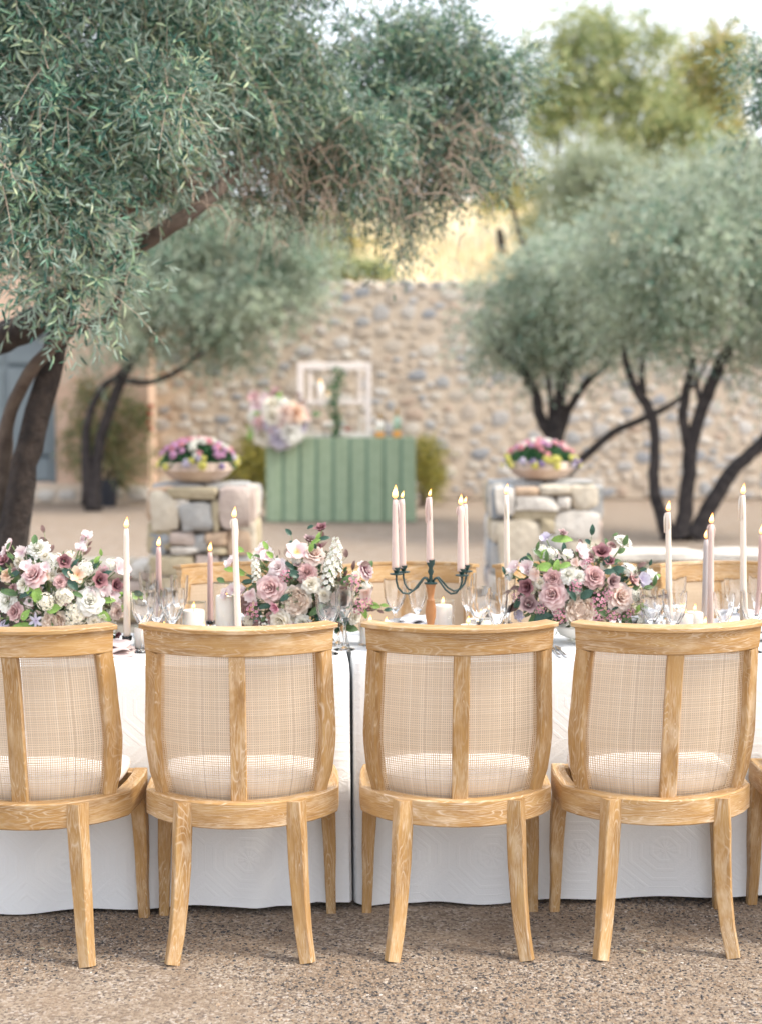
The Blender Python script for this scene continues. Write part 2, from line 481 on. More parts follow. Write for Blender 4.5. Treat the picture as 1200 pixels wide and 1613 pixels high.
# fallen leaves and stalks on the dirt
FALLEN = simple('fallen_leaf', (.62, .60, .42), (.72, .68, .50), 30, .8)
for (px, py, L, lab) in ((252, 1521, .035, 'pale curled fallen leaf beside the foot of the second chair'), (72, 1500, .03, 'small yellow fallen leaf lying on gravel at left'),
                         (1020, 1505, .04, 'thin green fallen leaf on gravel between rear feet of the fourth chair'), (1130, 1475, .03, 'thin fallen leaf lying on gravel under the rightmost chair')):
    Y = CAM_H / math.tan(TH + math.atan((py - 806.5) / FPX))
    C = np.array([[0., 0, .009]]); V, F = leaf_geo(C, np.array([[math.cos(px), math.sin(px) * .5, .02]]), np.array([[0, .3, 1.]]), np.array([L]), np.array([L * .28]))
    o = part('fallen_leaf', np_mesh('fallen_leaf', V, F, FALLEN), loc=(XY(px, Y), Y, 0))
    tag(o, lab, 'leaf')

# ------------------------------------------------------------------ dining chair
def lerp_tab(tab, t):
    for (a, va), (b, vb) in zip(tab, tab[1:]):
        if t <= b:
            k = (t - a) / (b - a); k = k * k * (3 - 2 * k) * .5 + k * .5
            return va + (vb - va) * k
    return tab[-1][1]
WT = [(0, .236), (.15, .254), (.35, .262), (.7, .255), (1, .247)]
YT = [(0, -.238), (.3, -.258), (.6, -.280), (1, -.318)]
def S(u, t, off=0.0):
    z = .455 + .488 * t; w = lerp_tab(WT, t); y0 = lerp_tab(YT, t); k = .78
    x = w * u
    f = lambda q: (1 - math.sqrt(max(0, 1 - (q * k) ** 2))) / (1 - math.sqrt(1 - k * k))
    sg = .125 - .022 * t; y = y0 + sg * f(u)
    if off:
        sl = sg * (f(u + .01) - f(u - .01)) / (.02 * w)
        n = Vector((sl, -1, -.12)).normalized()
        return Vector((x, y, z)) + n * off
    return Vector((x, y, z))
def Sn(u):
    a = S(u - .02, .5); b = S(u + .02, .5); t = (b - a).normalized()
    return Vector((t.y, -t.x, 0)).normalized()   # outward = away from the sitter

def frame_path():
    pts = [Vector((-.246, .145, 0)), Vector((-.254, .08, 0)), Vector((-.257, .0, 0)), Vector((-.256, -.06, 0))]
    for k in range(13):
        a = -1 + 2 * k / 12
        th = a * math.radians(62)
        pts.append(Vector((.254 * math.sin(th) / math.sin(math.radians(62)) * (1 if abs(a) < 1 else 1), -.262 + .158 * (1 - math.cos(th)) / (1 - math.cos(math.radians(62))), 0)))
    pts += [Vector((.256, -.06, 0)), Vector((.257, .0, 0)), Vector((.254, .08, 0)), Vector((.246, .145, 0))]
    return pts
FP = frame_path()

def make_chair(label, loc, rotz):
    t = thing('dining_chair', label, 'chair', loc, rotz, 'wooden cane back chairs around the long table')
    up = Vector((0, 0, 1))
    # curved seat frame
    mb = MB(); mb.sweep([p + Vector((0, 0, .421)) for p in FP], up, .037, .021, .18)
    part('seat_frame', mb.mesh('seat_frame', WOOD, angle=40), None, t)
    mb = MB(); mb.sweep([(-.230, .136, .423), (-.08, .146, .423), (.08, .146, .423), (.230, .136, .423)], up, .032, .016, .2, seed=3)
    part('front_rail', mb.mesh('front_rail', WOOD, angle=40), None, t)
    # crest rail with its projecting cap
    us = [-1.0 + 2.0 * k / 18 for k in range(19)]
    mb = MB(); mb.sweep([S(u, .93, .002) for u in us], up + Vector((0, -.12, 0)), .034, .0165, .2, seed=1)
    part('crest_rail', mb.mesh('crest_rail', WOOD, angle=40), None, t)
    us2 = [-1.03 + 2.06 * k / 18 for k in range(19)]
    mb = MB(); mb.sweep([S(u, 1.0, .006) + Vector((0, 0, .004)) for u in us2], up + Vector((0, -.12, 0)), .0065, .023, .3, seed=2)
    part('crest_cap', mb.mesh('crest_cap', WOOD, angle=40), None, t)
    # stiles
    for s in (-1, 1):
        pts, nn, hw, ht = [], [], [], []
        for k in range(13):
            q = -.012 + .878 * k / 12
            pts.append(S(s * .92, max(q, 0), .0) + Vector((0, 0, min(q, 0) * .488)))
            nn.append(Sn(s * .9)); hw.append(.0185); ht.append(lerp_tab([(-.05, .019), (.25, .025), (.6, .0235), (1, .023)], q))
        mb = MB(); mb.sweep(pts, nn, hw, ht, .2, seed=4 + s)
        part('stile', mb.mesh('stile', WOOD, angle=40), None, t)
    # centre splat
    mb = MB(); mb.sweep([S(0, q, .004) + Vector((0, 0, -.006 if q == 0 else 0)) for q in [0, .15, .3, .45, .6, .75, .862]], Vector((1, 0, 0)), .0225, .0115, .2, seed=8)
    part('centre_splat', mb.mesh('centre_splat', WOOD, angle=40), None, t)
    # cane: every strand is there
    rr = random.Random(5)
    for s, lo, hi in ((-1, -.89, -.075), (1, .075, .89)):
        mb = MB(); nv = 36; nh = 62
        for i in range(nv):
            u = lo + (hi - lo) * (i + .5) / nv; hwid = (.00118 + rr.uniform(-.0001, .0001)) / .26
            n0 = len(mb.v); wob = rr.uniform(-.0006, .0006)
            for k in range(9):
                q = .86 * k / 8; uu = u + wob * math.sin(k * 1.3)
                mb.v.append(tuple(S(uu - hwid, q, .0007))); mb.v.append(tuple(S(uu + hwid, q, .0007)))
            for k in range(8): mb.face([n0 + 2 * k, n0 + 2 * k + 1, n0 + 2 * k + 3, n0 + 2 * k + 2])
        for j in range(nh):
            q = .86 * (j + .5) / nh; hh = (.0011 + rr.uniform(-.0001, .0002)) / .488; ph = rr.uniform(0, 6)
            n0 = len(mb.v)
            for k in range(9):
                u = lo + (hi - lo) * k / 8; qq = q + .0008 * math.sin(ph + k)
                mb.v.append(tuple(S(u, qq - hh, -.0007))); mb.v.append(tuple(S(u, qq + hh, -.0007)))
            for k in range(8): mb.face([n0 + 2 * k, n0 + 2 * k + 2, n0 + 2 * k + 3, n0 + 2 * k + 1])
        part('cane_panel', mb.mesh('cane_panel', CANE), None, t)
        mb = MB(); nu_, nv_ = 14, 12
        for j in range(nv_ + 1):
            for i in range(nu_ + 1):
                u = lo + (hi - lo) * i / nu_; e = abs(2 * i / nu_ - 1)
                mb.v.append(tuple(S(u, .25 - .09 * (abs(u) ** 3) + (.61 + .09 * (abs(u) ** 3)) * j / nv_, -.024 - .004 * (1 - e * e))))
        for j in range(nv_):
            for i in range(nu_):
                q = j * (nu_ + 1) + i; mb.face([q, q + 1, q + nu_ + 2, q + nu_ + 1])
        part('inner_cane_panel', mb.mesh('inner_cane_panel', CANE2), None, t)
    # legs
    for s in (-1, 1):
        mb = MB()
        mb.sweep([(s * .158, -.232, .452), (s * .158, -.236, .40), (s * .160, -.236, .36), (s * .163, -.232, .27), (s * .169, -.234, .17), (s * .177, -.247, .08), (s * .189, -.270, 0)],
                 Vector((1, -s * .35, 0)), [.021, .0235, .024, .0235, .0215, .020, .0185], [.026, .0235, .021, .020, .019, .018, .017], .15, seed=11 + s)
        part('leg', mb.mesh('rear_leg', WOOD, angle=40), None, t)
        mb = MB()
        mb.sweep([(s * .238, .122, .455), (s * .240, .124, .385), (s * .247, .130, .30), (s * .251, .130, .20), (s * .252, .128, .10), (s * .255, .134, 0)],
                 Vector((1, 0, 0)), [.0225, .0225, .0215, .019, .016, .0145], [.0225, .0225, .021, .019, .016, .0145], .15, seed=15 + s)
        part('leg', mb.mesh('front_leg', WOOD, angle=40), None, t)
    # upholstered seat
    mb = MB(); rings = [(.90, .448), (.97, .462), (1.0, .478), (.985, .494), (.93, .504), (.80, .511), (.5, .515), (.0, .517)]
    out = [Vector((p.x * .905, p.y * .90 if p.y < 0 else p.y * .84, 0)) for p in FP]
    out += [Vector((.12, .124, 0)), Vector((0, .126, 0)), Vector((-.12, .124, 0))]
    n = len(out)
    for (k, z) in rings:
        for p in out: mb.v.append((p.x * k, p.y * k, z))
    for i in range(len(rings) - 1):
        for k in range(n):
            k2 = (k + 1) % n; mb.face([i * n + k, i * n + k2, (i + 1) * n + k2, (i + 1) * n + k])
    mb.face([k for k in range(n - 1, -1, -1)])
    part('seat_cushion', mb.mesh('seat_cushion', LINEN), None, t)
    return t
R = math.radians
def chair_at(px, Y, first, rz, label):
    loc = (XY(px, Y - .25), Y, 0)
    return make_chair(label, loc, R(rz)) if first is None else dup(first, loc, R(rz), label)
c0 = chair_at(374, 4.255, None, 2.0, 'x')
c0['label'] = 'near side cane back chair in front of the pillar candles, second from left'
chair_at(46, 4.245, c0, -4.0, 'near side cane back chair cut by the left edge, in front of the leftmost flowers')
chair_at(720, 4.275, c0, 1.2, 'near side cane back chair standing right in front of the candelabra')
chair_at(1042, 4.29, c0, 2.5, 'near side cane back chair in front of the right hand flowers, fourth from left')
chair_at(1378, 4.36, c0, 4.0, 'near side chair almost wholly cut by the right edge, one leg and seat corner showing')
def far_chair(px, Y, rz, label):
    loc = (XY(px, Y), Y, 0); return dup(c0, loc, R(rz), label)
far_chair(388, 5.25, 183, 'far side cane back chair seen across the table behind the pillar candles')
far_chair(648, 5.26, 184, 'far side cane back chair seen across the table behind the candelabra')
far_chair(902, 5.27, 183, 'far side cane back chair mostly hidden behind the right hand flowers')
far_chair(1158, 5.28, 184, 'far side cane back chair seen across the table near the right edge')

# ------------------------------------------------------------------ tables and cloths
TR = R(3.5)
T0 = Vector((0, 4.455, 0))
TX, TY = Vector((math.cos(TR), math.sin(TR), 0)), Vector((-math.sin(TR), math.cos(TR), 0))
TD, TZ = .64, .762
def TL(a, b, z=0): return T0 + TX * a + TY * b + Vector((0, 0, z))
TOPW = simple('plywood_top', (.05, .10, .07), (.06, .12, .08), 5, .6)
STEEL = simple('grey_steel', (.25, .25, .26), None, 5, .4)
def table(a0, a1, label):
    t = thing('banquet_table', label, 'table', TL((a0 + a1) / 2, TD / 2), TR, 'folding tables under the white cloths')
    w = (a1 - a0) / 2 - .012; d = TD / 2 - .012
    mb = MB(); mb.box((0, 0, .742), (2 * w, 2 * d, .03), bev=.004); part('tabletop', mb.mesh('tabletop', TOPW, False), None, t)
    for sx in (-1, 1):
        for sy in (-1, 1):
            mb = MB(); mb.tube([(sx * (w - .2), sy * (d - .08), 0), (sx * (w - .2), sy * (d - .08), .727)], .014, 10)
            part('leg', mb.mesh('leg', STEEL), None, t)
def hashw(s, k): return math.sin(s * 2.1 + k) * .5 + math.sin(s * 5.3 + k * 2.7) * .3 + math.sin(s * 11.7 + k * 1.9) * .2
def cloth(a0, a1, k, label):
    r = .02
    per = []
    def edge(p, q, n, cx):
        L = (Vector(q) - Vector(p)).length; m = max(2, int(L / .02))
        for i in range(m): 
            f = i / m; per.append((p[0] + (q[0] - p[0]) * f, p[1] + (q[1] - p[1]) * f, n[0], n[1]))
    c = [(a0, 0), (a1, 0), (a1, TD), (a0, TD)]
    nn = [(0, -1), (1, 0), (0, 1), (-1, 0)]
    for e in range(4):
        p, q = Vector(c[e]), Vector(c[(e + 1) % 4]); d = (q - p).normalized()
        edge(p + d * r, q - d * r, nn[e], e)
        cc = q - d * r + Vector(nn[(e + 0) % 4]) * -r
        n1, n2 = Vector(nn[e]), Vector(nn[(e + 1) % 4])
        for i in range(1, 4):
            w = i / 4 * PI / 2; nv = n1 * math.cos(w) + n2 * math.sin(w)
            pp = cc + nv * r; per.append((pp.x, pp.y, nv.x, nv.y))
    N = len(per); mb = MB(); rows = 22; s = [0.0]
    for i in range(1, N + 1):
        a, b = per[i - 1], per[i % N]; s.append(s[-1] + math.hypot(a[0] - b[0], a[1] - b[1]))
    for j in range(rows + 1):
        t = j / rows
        for i in range(N):
            x, y, nx_, ny_ = per[i]
            endness = abs(nx_)
            corner = math.exp(-((min(x - a0, a1 - x)) / .07) ** 2)
            q = s[i]
            amp = (1 - endness) * (.006 + .022 * t) * (hashw(q * 1.6, k)) * min(1, t * 3) + (1 - endness) * .022 * t
            amp += (1 - endness) * corner * (.016 * t * math.sin(q * 95) - .006 * t)
            amp += endness * .002 * math.sin(q * 9) * t + math.exp(-((min(x - a0, a1 - x)) / .3) ** 2) * (1 - endness) * .010 * min(1, t * 2) * math.sin(q * 38 + 1.5 * math.sin(q * 9))
            hem = .016 + .007 * math.sin(q * 3.3 + k) + .004 * math.sin(q * 17 + k)
            z = TZ - .006 * (1 - math.exp(-t * 30)) - (TZ - .006 - hem) * t if t > 0 else TZ
            e = .004 if t > 0 else 0.0
            p = TL(x + nx_ * (amp + e), y + ny_ * (amp + e), z); mb.v.append(tuple(p))
    for j in range(rows):
        for i in range(N):
            i2 = (i + 1) % N; z0, z1 = -j / rows * .75, -(j + 1) / rows * .75
            mb.face([(j + 1) * N + i, (j + 1) * N + i2, j * N + i2, j * N + i], [(s[i], z1), (s[i + 1], z1), (s[i + 1], z0), (s[i], z0)])
    mb.face(list(range(N)), [(per[i][0] - a0, per[i][1]) for i in range(N)])
    o = part('tablecloth', mb.mesh('tablecloth', CLOTH, angle=60))
    tag(o, label, 'tablecloth')
table(-2.45, -.098, 'folding table hidden under the left white cloth')
table(-.082, 2.35, 'folding table hidden under the right white cloth')
cloth(-2.45, -.098, 1.0, 'white embossed floor length cloth left of the gap, behind the two left chairs')
cloth(-.082, 2.35, 4.0, 'white embossed floor length cloth right of the gap, under the candelabra')

# ------------------------------------------------------------------ candles, glass, plates
GLASS = NT('crystal_glass'); GLASS.col((1, 1, 1)); GLASS.rough(.0); GLASS.b.inputs['Transmission Weight'].default_value = 1; GLASS.b.inputs['IOR'].default_value = 1.48
GLASS = GLASS.m
def thin_glass():
    t = NT('thin_glass'); tr = t.new('ShaderNodeBsdfTransparent'); tr.inputs[0].default_value = (.985, .99, .99, 1)
    gl = t.new('ShaderNodeBsdfGlossy'); gl.inputs['Roughness'].default_value = .02
    lw = t.new('ShaderNodeLayerWeight'); lw.inputs[0].default_value = .5
    f = t.math('ADD', t.math('MULTIPLY', t.math('POWER', lw.outputs['Facing'], 3.0), .75), .04)
    ms = t.new('ShaderNodeMixShader'); t.link(f, ms.inputs[0]); t.link(tr.outputs[0], ms.inputs[1]); t.link(gl.outputs[0], ms.inputs[2])
    t.link(ms.outputs[0], t.out.inputs[0]); return t.m
THIN = thin_glass()
def wax(name, c):
    t = NT(name); t.col(t.ramp(t.noise(t.coord('Object'), 20, 2), [(.3, c), (.7, tuple(min(1, k * 1.06) for k in c))])); t.rough(.45)
    t.b.inputs['Subsurface Weight'].default_value = .35; t.b.inputs['Subsurface Radius'].default_value = (1, .7, .5)
    t.b.inputs['Subsurface Scale'].default_value = .008; return t.m
CREAM, BLUSH, MAUVE, GREYW, WHITEW = wax('cream_wax', (.72, .62, .52)), wax('blush_wax', (.60, .46, .41)), wax('mauve_wax', (.50, .34, .31)), wax('grey_wax', (.42, .38, .37)), wax('white_wax', (.86, .80, .72))
WICK = simple('wick', (.03, .02, .02), None, 5, .9)
def flame_mat():
    t = NT('flame'); co = t.coord('UV'); sp = t.new('ShaderNodeSeparateXYZ'); t.link(co, sp.inputs[0])
    em = t.new('ShaderNodeEmission'); t.link(t.ramp(sp.outputs[1], [(0, (1.0, .25, .05)), (.2, (1, .50, .14)), (.5, (1, .70, .30)), (.8, (1, .48, .12)), (1, (1, .25, .04))]), em.inputs[0])
    em.inputs[1].default_value = 2.6
    t.link(em.outputs[0], t.out.inputs[0]); return t.m
FLAME = flame_mat()
def flame_mesh(h, lean=0):
    mb = MB(); prof = [(0, 0), (.13, .06), (.21, .2), (.20, .36), (.14, .58), (.06, .82), (0.0, 1)]
    seg = 10
    for (r, z) in prof:
        for k in range(seg):
            a = 2 * PI * k / seg; mb.v.append((r * h * math.cos(a) + lean * h * z * z, r * h * math.sin(a), z * h))
    for i in range(len(prof) - 1):
        for k in range(seg):
            k2 = (k + 1) % seg
            mb.face([i * seg + k, i * seg + k2, (i + 1) * seg + k2, (i + 1) * seg + k], [(0, prof[i][1]), (0, prof[i][1]), (0, prof[i + 1][1]), (0, prof[i + 1][1])])
    return mb.mesh('flame', FLAME)
def taper(px, py, Y, m, label, base=.012, r=.0115, fl=.03, lean=.1, drip=False, tilt=0.0, cat='candle', group='tall tapers on the long table', flame=True, zb=None):
    top = P(px, py, Y); z0 = (TZ + base) if zb is None else zb
    h = top.z - z0
    t = thing('taper_candle', label, cat, (top.x - tilt * h, Y, z0), 0, group)
    mb = MB(); N = 14
    pts = [(tilt * h * k / N, 0, h * k / N) for k in range(N + 1)]
    rad = [r * (1 - .28 * k / N) for k in range(N + 1)]; rad[-1] *= .8
    mb.tube(pts, rad, 14, .02, seed=int(px))
    part('wax', mb.mesh('wax', m), None, t)
    if drip:
        mb = MB(); rr = random.Random(int(px))
        for k in range(drip if drip > 1 else 3):
            a = rr.choice([PI, PI * .9, 0.1, -PI * .5]) + rr.uniform(-.3, .3); L = rr.uniform(.03, .11)
            rt = rad[-2]
            mb.tube([(tilt * h + math.cos(a) * rt, math.sin(a) * rt, h - .002), (tilt * h + math.cos(a) * (rt + .003), math.sin(a) * (rt + .003), h - L * .4), (tilt * h + math.cos(a) * (rt + .002), math.sin(a) * (rt + .002), h - L)], [.002, .0032, .0022], 7)
        part('wax_drip', mb.mesh('wax_drip', m), None, t)
    mb = MB(); mb.tube([(tilt * h, 0, h - .002), (tilt * h, 0, h + .006), (tilt * h + .001, 0, h + .009)], .0009, 6)
    part('wick', mb.mesh('wick', WICK), None, t)
    if flame: part('flame', flame_mesh(fl, lean), None, t, (tilt * h, 0, h + .004))
    return t
def holder(x, Y, label, r=.016, h=.04, m=None):
    mb = MB()
    prof = [(.036, 0), (.036, .004), (.012, .010), (.010, h - .018), (r + .004, h - .012), (r + .004, h), (r, h), (r, h - .010), (0, h - .011)]
    mb.lathe(prof, 20, (0, 0, 0)); o = part('candle_holder', mb.mesh('candle_holder', m or GLASS), None, None, (x, Y, TZ + .0005))
    return tag(o, label, 'candle holder', 'glass taper holders')
def pillar(px, py, Y, r, m, label, glass=None, fl=.026):
    top = P(px, py, Y); h = top.z - TZ - .006
    t = thing('pillar_candle', label, 'candle', (top.x, Y, TZ + .006), 0, 'pillar candles on the long table')
    mb = MB(); mb.lathe([(r - .002, 0), (r, .003), (r, h - .004), (r - .003, h), (r * .7, h - .003), (r * .4, h - .006), (0, h - .007)], 28)
    part('wax', mb.mesh('wax', m, angle=50), None, t)
    mb = MB(); mb.tube([(0, 0, h - .008), (0, 0, h + .006)], .001, 6); part('wick', mb.mesh('wick', WICK), None, t)
    part('flame', flame_mesh(fl, .08), None, t, (0, 0, h + .003))
    if glass:
        gr, gh, gl = glass
        mb = MB(); mb.lathe([(0, 0), (gr, 0), (gr, gh - .001), (gr - .0002, gh), (gr - .0022, gh), (gr - .0026, gh - .002)], 32)
        o = part('glass_cylinder', mb.mesh('glass_cylinder', THIN, angle=40), None, None, (top.x, Y, TZ + .0005))
        tag(o, gl, 'candle glass', 'clear glass cylinders round the pillar candles')
    else: t.location.z = TZ + .001
    return t

tap = [(199, 833, 4.72, CREAM, 'tall cream taper right of the leftmost flowers', .03, 0.006, 0),
       (250, 862, 4.98, MAUVE, 'shorter dusty pink taper rising behind the left goblets', .035, 0.006, 0),
       (331, 870, 5.02, MAUVE, 'shorter dusty pink taper between the low pillar candle and the glass cylinder', .035, 0.0, 0),
       (369, 817, 4.70, CREAM, 'tall cream taper standing in front of the tallest pillar candle', .03, -.03, 2),
       (797, 780, 4.98, CREAM, 'tall cream taper at the left edge of the right hand flowers', .035, -.015, 2),
       (1052, 807, 4.80, CREAM, 'cream taper with dripped wax just right of the right hand flowers', .035, -.025, 4),
       (1120, 826, 4.84, BLUSH, 'pinkish taper in a chunky glass holder near the right edge', .035, -.01, 3),
       (1112, 850, 4.93, GREYW, 'grey taper half hidden behind the pinkish one', .035, 0, 0),
       (1170, 780, 4.74, CREAM, 'tallest cream taper near the right edge', .03, -.022, 3),
       (1199, 843, 4.90, MAUVE, 'dusty pink taper cut by the right edge', .035, 0, 0)]
for (px, py, Y, m, lab, base, tilt, dr) in tap:
    t = taper(px, py, Y, m, lab, base, .0118, .036 if py < 860 else .033, .12, dr, tilt)
    holder(t.location.x, Y, lab.replace('taper', 'taper holder', 1) if False else 'clear glass holder under the ' + {199: 'tall cream taper by the leftmost flowers', 250: 'pink taper behind the left goblets', 331: 'pink taper beside the glass cylinder', 369: 'cream taper before the tallest pillar candle', 797: 'cream taper left of the right hand flowers', 1052: 'cream taper right of the right hand flowers', 1120: 'pinkish taper near the right edge', 1112: 'grey taper near the right edge', 1170: 'tallest taper near the right edge', 1199: 'pink taper at the right edge'}[px], r=.0125, h=base + .012)

pillar(305, 961, 4.78, .037, WHITEW, 'medium cream pillar candle in a clear glass, left of the tallest one', (.042, .145, 'clear glass cylinder around the medium cream pillar candle'))
pillar(357, 938, 4.86, .036, WHITEW, 'tallest white pillar candle in a clear glass cylinder', (.046, .20, 'tall clear glass cylinder around the tallest pillar candle'))
pillar(321, 991, 4.65, .041, WHITEW, 'low wide white candle in front of the medium pillar candle')
pillar(229, 988, 4.72, .035, WHITEW, 'low white candle behind the leftmost goblets', (.039, .075, 'short clear glass around the low candle by the leftmost goblets'))
pillar(258, 990, 4.70, .03, WHITEW, 'small low white candle between goblets and medium pillar candle')
pillar(583, 982, 4.80, .034, WHITEW, 'low white candle at the right foot of the centre left flowers', (.039, .08, 'short clear glass at the right foot of the centre left flowers'))
pillar(608, 985, 4.70, .040, WHITEW, 'low white candle in a short glass left of the candelabra', (.046, .085, 'short clear glass around the low candle left of the candelabra'))
pillar(697, 953, 4.82, .031, WHITEW, 'white pillar candle in a glass just right of the candelabra stem', (.040, .145, 'clear glass cylinder right of the candelabra stem'))
pillar(737, 984, 4.66, .026, WHITEW, 'small white votive candle nearest the camera right of the candelabra', (.031, .06, 'small clear votive glass right of the candelabra'))
pillar(1150, 985, 4.66, .027, WHITEW, 'small white votive candle just left of the tallest taper', (.032, .06, 'small clear votive glass left of the tallest taper'))
pillar(757, 975, 4.80, .040, WHITEW, 'low white candle in a short glass among the centre goblets', (.046, .085, 'short clear glass among the centre goblets'))
pillar(1078, 968, 4.80, .028, WHITEW, 'small white candle left in the cluster before the pinkish taper', (.033, .07, 'small clear glass left in the candle cluster at right'))
pillar(1094, 964, 4.90, .028, WHITEW, 'small white candle at the back of the cluster before the pinkish taper', (.033, .075, 'small clear glass at the back of the candle cluster at right'))
pillar(1110, 985, 4.72, .027, WHITEW, 'lowest white candle right in the cluster before the pinkish taper', (.032, .07, 'small clear glass right in the candle cluster'))

def goblet_mesh(h, rb, name):
    mb = MB(); b = h * .46
    prof = [(.033, 0), (.034, .002), (.020, .006), (.006, .012), (.0045, .03), (.0075, .045), (.0048, .06), (.0055, b - .012), (.013, b), (rb * .72, b + .022), (rb * .93, b + .045), (rb * 1.0, h - .02), (rb * 1.05, h),
            (rb * 1.05 - .0018, h), (rb * 1.0 - .0022, h - .02), (rb * .93 - .003, b + .046), (rb * .72 - .004, b + .027), (.009, b + .008), (0, b + .006)]
    fl = lambda a, z: 1 + (.05 * abs(math.cos(a * 5)) if b - .01 < z < h - .015 else 0)
    mb.lathe(prof, 40, flute=fl)
    return mb.mesh(name, GLASS, angle=35)
GOB, GOBN, FLU = goblet_mesh(.195, .038, 'water_goblet'), goblet_mesh(.185, .033, 'wine_goblet'), goblet_mesh(.215, .029, 'flute')
gobs = [(225, 4.66, GOB, 'leftmost cut crystal goblet right of the tall cream taper'), (247, 4.78, GOBN, 'cut crystal goblet between the leftmost goblet and the pink taper'), (272, 4.72, GOB, 'cut crystal goblet nearest the medium pillar candle'),
        (233, 5.02, FLU, 'crystal flute standing behind the leftmost goblets'), (283, 4.92, FLU, 'crystal flute behind the goblet nearest the medium pillar candle'),
        (517, 4.62, GOB, 'cut crystal goblet in front of the centre left flowers'), (533, 4.80, GOBN, 'cut crystal goblet partly behind the one before the centre left flowers'), (507, 4.92, FLU, 'crystal flute among the centre left flowers'),
        (622, 4.98, GOB, 'crystal goblet left of the candelabra, beyond the low candle'), (657, 5.0, GOBN, 'crystal goblet just left behind the candelabra stem'),
        (754, 4.76, GOB, 'cut crystal goblet left in the centre trio'), (782, 4.68, GOBN, 'cut crystal goblet right in the centre trio'), (797, 4.84, FLU, 'taller crystal flute at the back of the centre trio'),
        (1026, 4.72, GOB, 'cut crystal goblet at the right edge of the right hand flowers'), (1062, 4.66, GOB, 'cut crystal goblet under the dripping cream taper'), (1066, 4.90, FLU, 'crystal flute behind the goblet under the dripping taper'),
        (1158, 4.98, GOB, 'crystal goblet left of the tallest taper near the right edge'), (1192, 4.96, FLU, 'crystal flute close to the right edge'),
        (262, 4.98, GOB, 'crystal goblet behind the shorter pink taper at left'), (543, 4.70, FLU, 'slim crystal flute right of the goblets before the centre left flowers'), (736, 4.98, FLU, 'crystal flute behind the right arms of the candelabra'),
        (1042, 4.84, GOBN, 'small crystal goblet between the right hand flowers and the dripping taper'), (1140, 4.70, GOBN, 'crystal goblet left of the tallest taper, nearest the camera'), (1186, 4.66, GOB, 'crystal goblet in front of the pink taper at the right edge')]
for (px, Y, me, lab) in gobs:
    o = part('goblet' if me is not FLU else 'crystal_flute', me, None, None, (XY(px, Y, .9), Y, TZ + .0005)); o.rotation_euler.z = px * .7
    tag(o, lab, 'glass', 'cut crystal glasses on the long table')

PORC = simple('porcelain', (.74, .71, .68), (.80, .77, .74), 6, .25)
NAPK = simple('mauve_napkin', (.48, .38, .37), (.60, .50, .48), 12, .95, .4, 400, .001)
NAPW = simple('grey_napkin', (.66, .66, .69), (.76, .75, .77), 12, .95, .4, 400, .001)
def plate_mesh(r, h):
    mb = MB(); mb.lathe([(r * .55, 0), (r * .6, .001), (r * .98, h), (r, h + .003), (r * .96, h + .003), (r * .66, .006), (0, .006)], 40); return mb.mesh('plate', PORC)
PL1, PL2 = plate_mesh(.14, .014), plate_mesh(.11, .013)
def napkin_mesh(m, sd, w=.11, d=.17):
    mb = MB(); rr = random.Random(sd); nx_, ny_ = 12, 10
    for layer, zz in ((0, 0), (1, .011), (2, .021)):
        n0 = len(mb.v)
        for side in (0, 1):
            for j in range(ny_ + 1):
                for i in range(nx_ + 1):
                    u, v = i / nx_ - .5, j / ny_ - .5
                    sh = 1 - .10 * layer
                    z = zz + .004 + .006 * math.sin(u * 9 + layer * 2 + sd) * math.cos(v * 5 + sd) + (.0055 if side else 0) * (1 - (2 * abs(u)) ** 6)
                    mb.v.append((u * w * sh + .01 * math.sin(v * 8 + layer) , v * d * sh, z - .03 * max(0, abs(v) - .42)))
        st = (nx_ + 1) * (ny_ + 1)
        for j in range(ny_):
            for i in range(nx_):
                a = n0 + j * (nx_ + 1) + i
                mb.face([a, a + nx_ + 1, a + nx_ + 2, a + 1]); mb.face([a + st, a + st + 1, a + st + nx_ + 2, a + st + nx_ + 1])
        for j in range(ny_):
            for i in (0, nx_):
                a = n0 + j * (nx_ + 1) + i; mb.face([a, a + st, a + st + nx_ + 1, a + nx_ + 1])
        for i in range(nx_):
            for j in (0, ny_):
                a = n0 + j * (nx_ + 1) + i; mb.face([a, a + 1, a + st + 1, a + st])
    return mb.mesh('napkin', m)
sets = [(118, 4.67, NAPK, 1, 'before the leftmost flowers'), (392, 4.66, NAPK, 0, 'behind the crest of the second near chair'), (722, 4.70, NAPW, 0, 'behind the crest of the chair before the candelabra'), (1052, 4.72, NAPW, 0, 'behind the crest of the fourth near chair'),
        (392, 4.93, NAPW, 0, 'on the far side behind the pillar candles'), (655, 4.93, NAPW, 0, 'on the far side behind the candelabra'), (1010, 4.93, NAPW, 0, 'on the far side right of the right hand flowers'), (1165, 4.93, NAPW, 0, 'on the far side near the right edge')]
for i, (px, Y, nm, big, where) in enumerate(sets):
    x = XY(px, Y, TZ)
    q = 2.1 if Y > 4.9 else 1.0
    o = part('dinner_plate', PL1, None, None, (x, Y, TZ + .0005), None, (1, 1, q)); tag(o, 'large white dinner plate ' + where, 'plate', 'dinner plates on the long table')
    o = part('salad_plate', PL2, None, None, (x, Y, TZ + .010 * q + .0005), None, (1, 1, q)); tag(o, 'small white plate stacked ' + where, 'plate', 'salad plates on the long table')
    if not big:
        o = part('napkin', napkin_mesh(nm, i), None, None, (x, Y, TZ + .0205 * q), (0, 0, .3 * math.sin(i * 5))); tag(o, ('mauve' if nm is NAPK else 'pale grey') + ' napkin on plates ' + where, 'napkin', 'folded napkins')
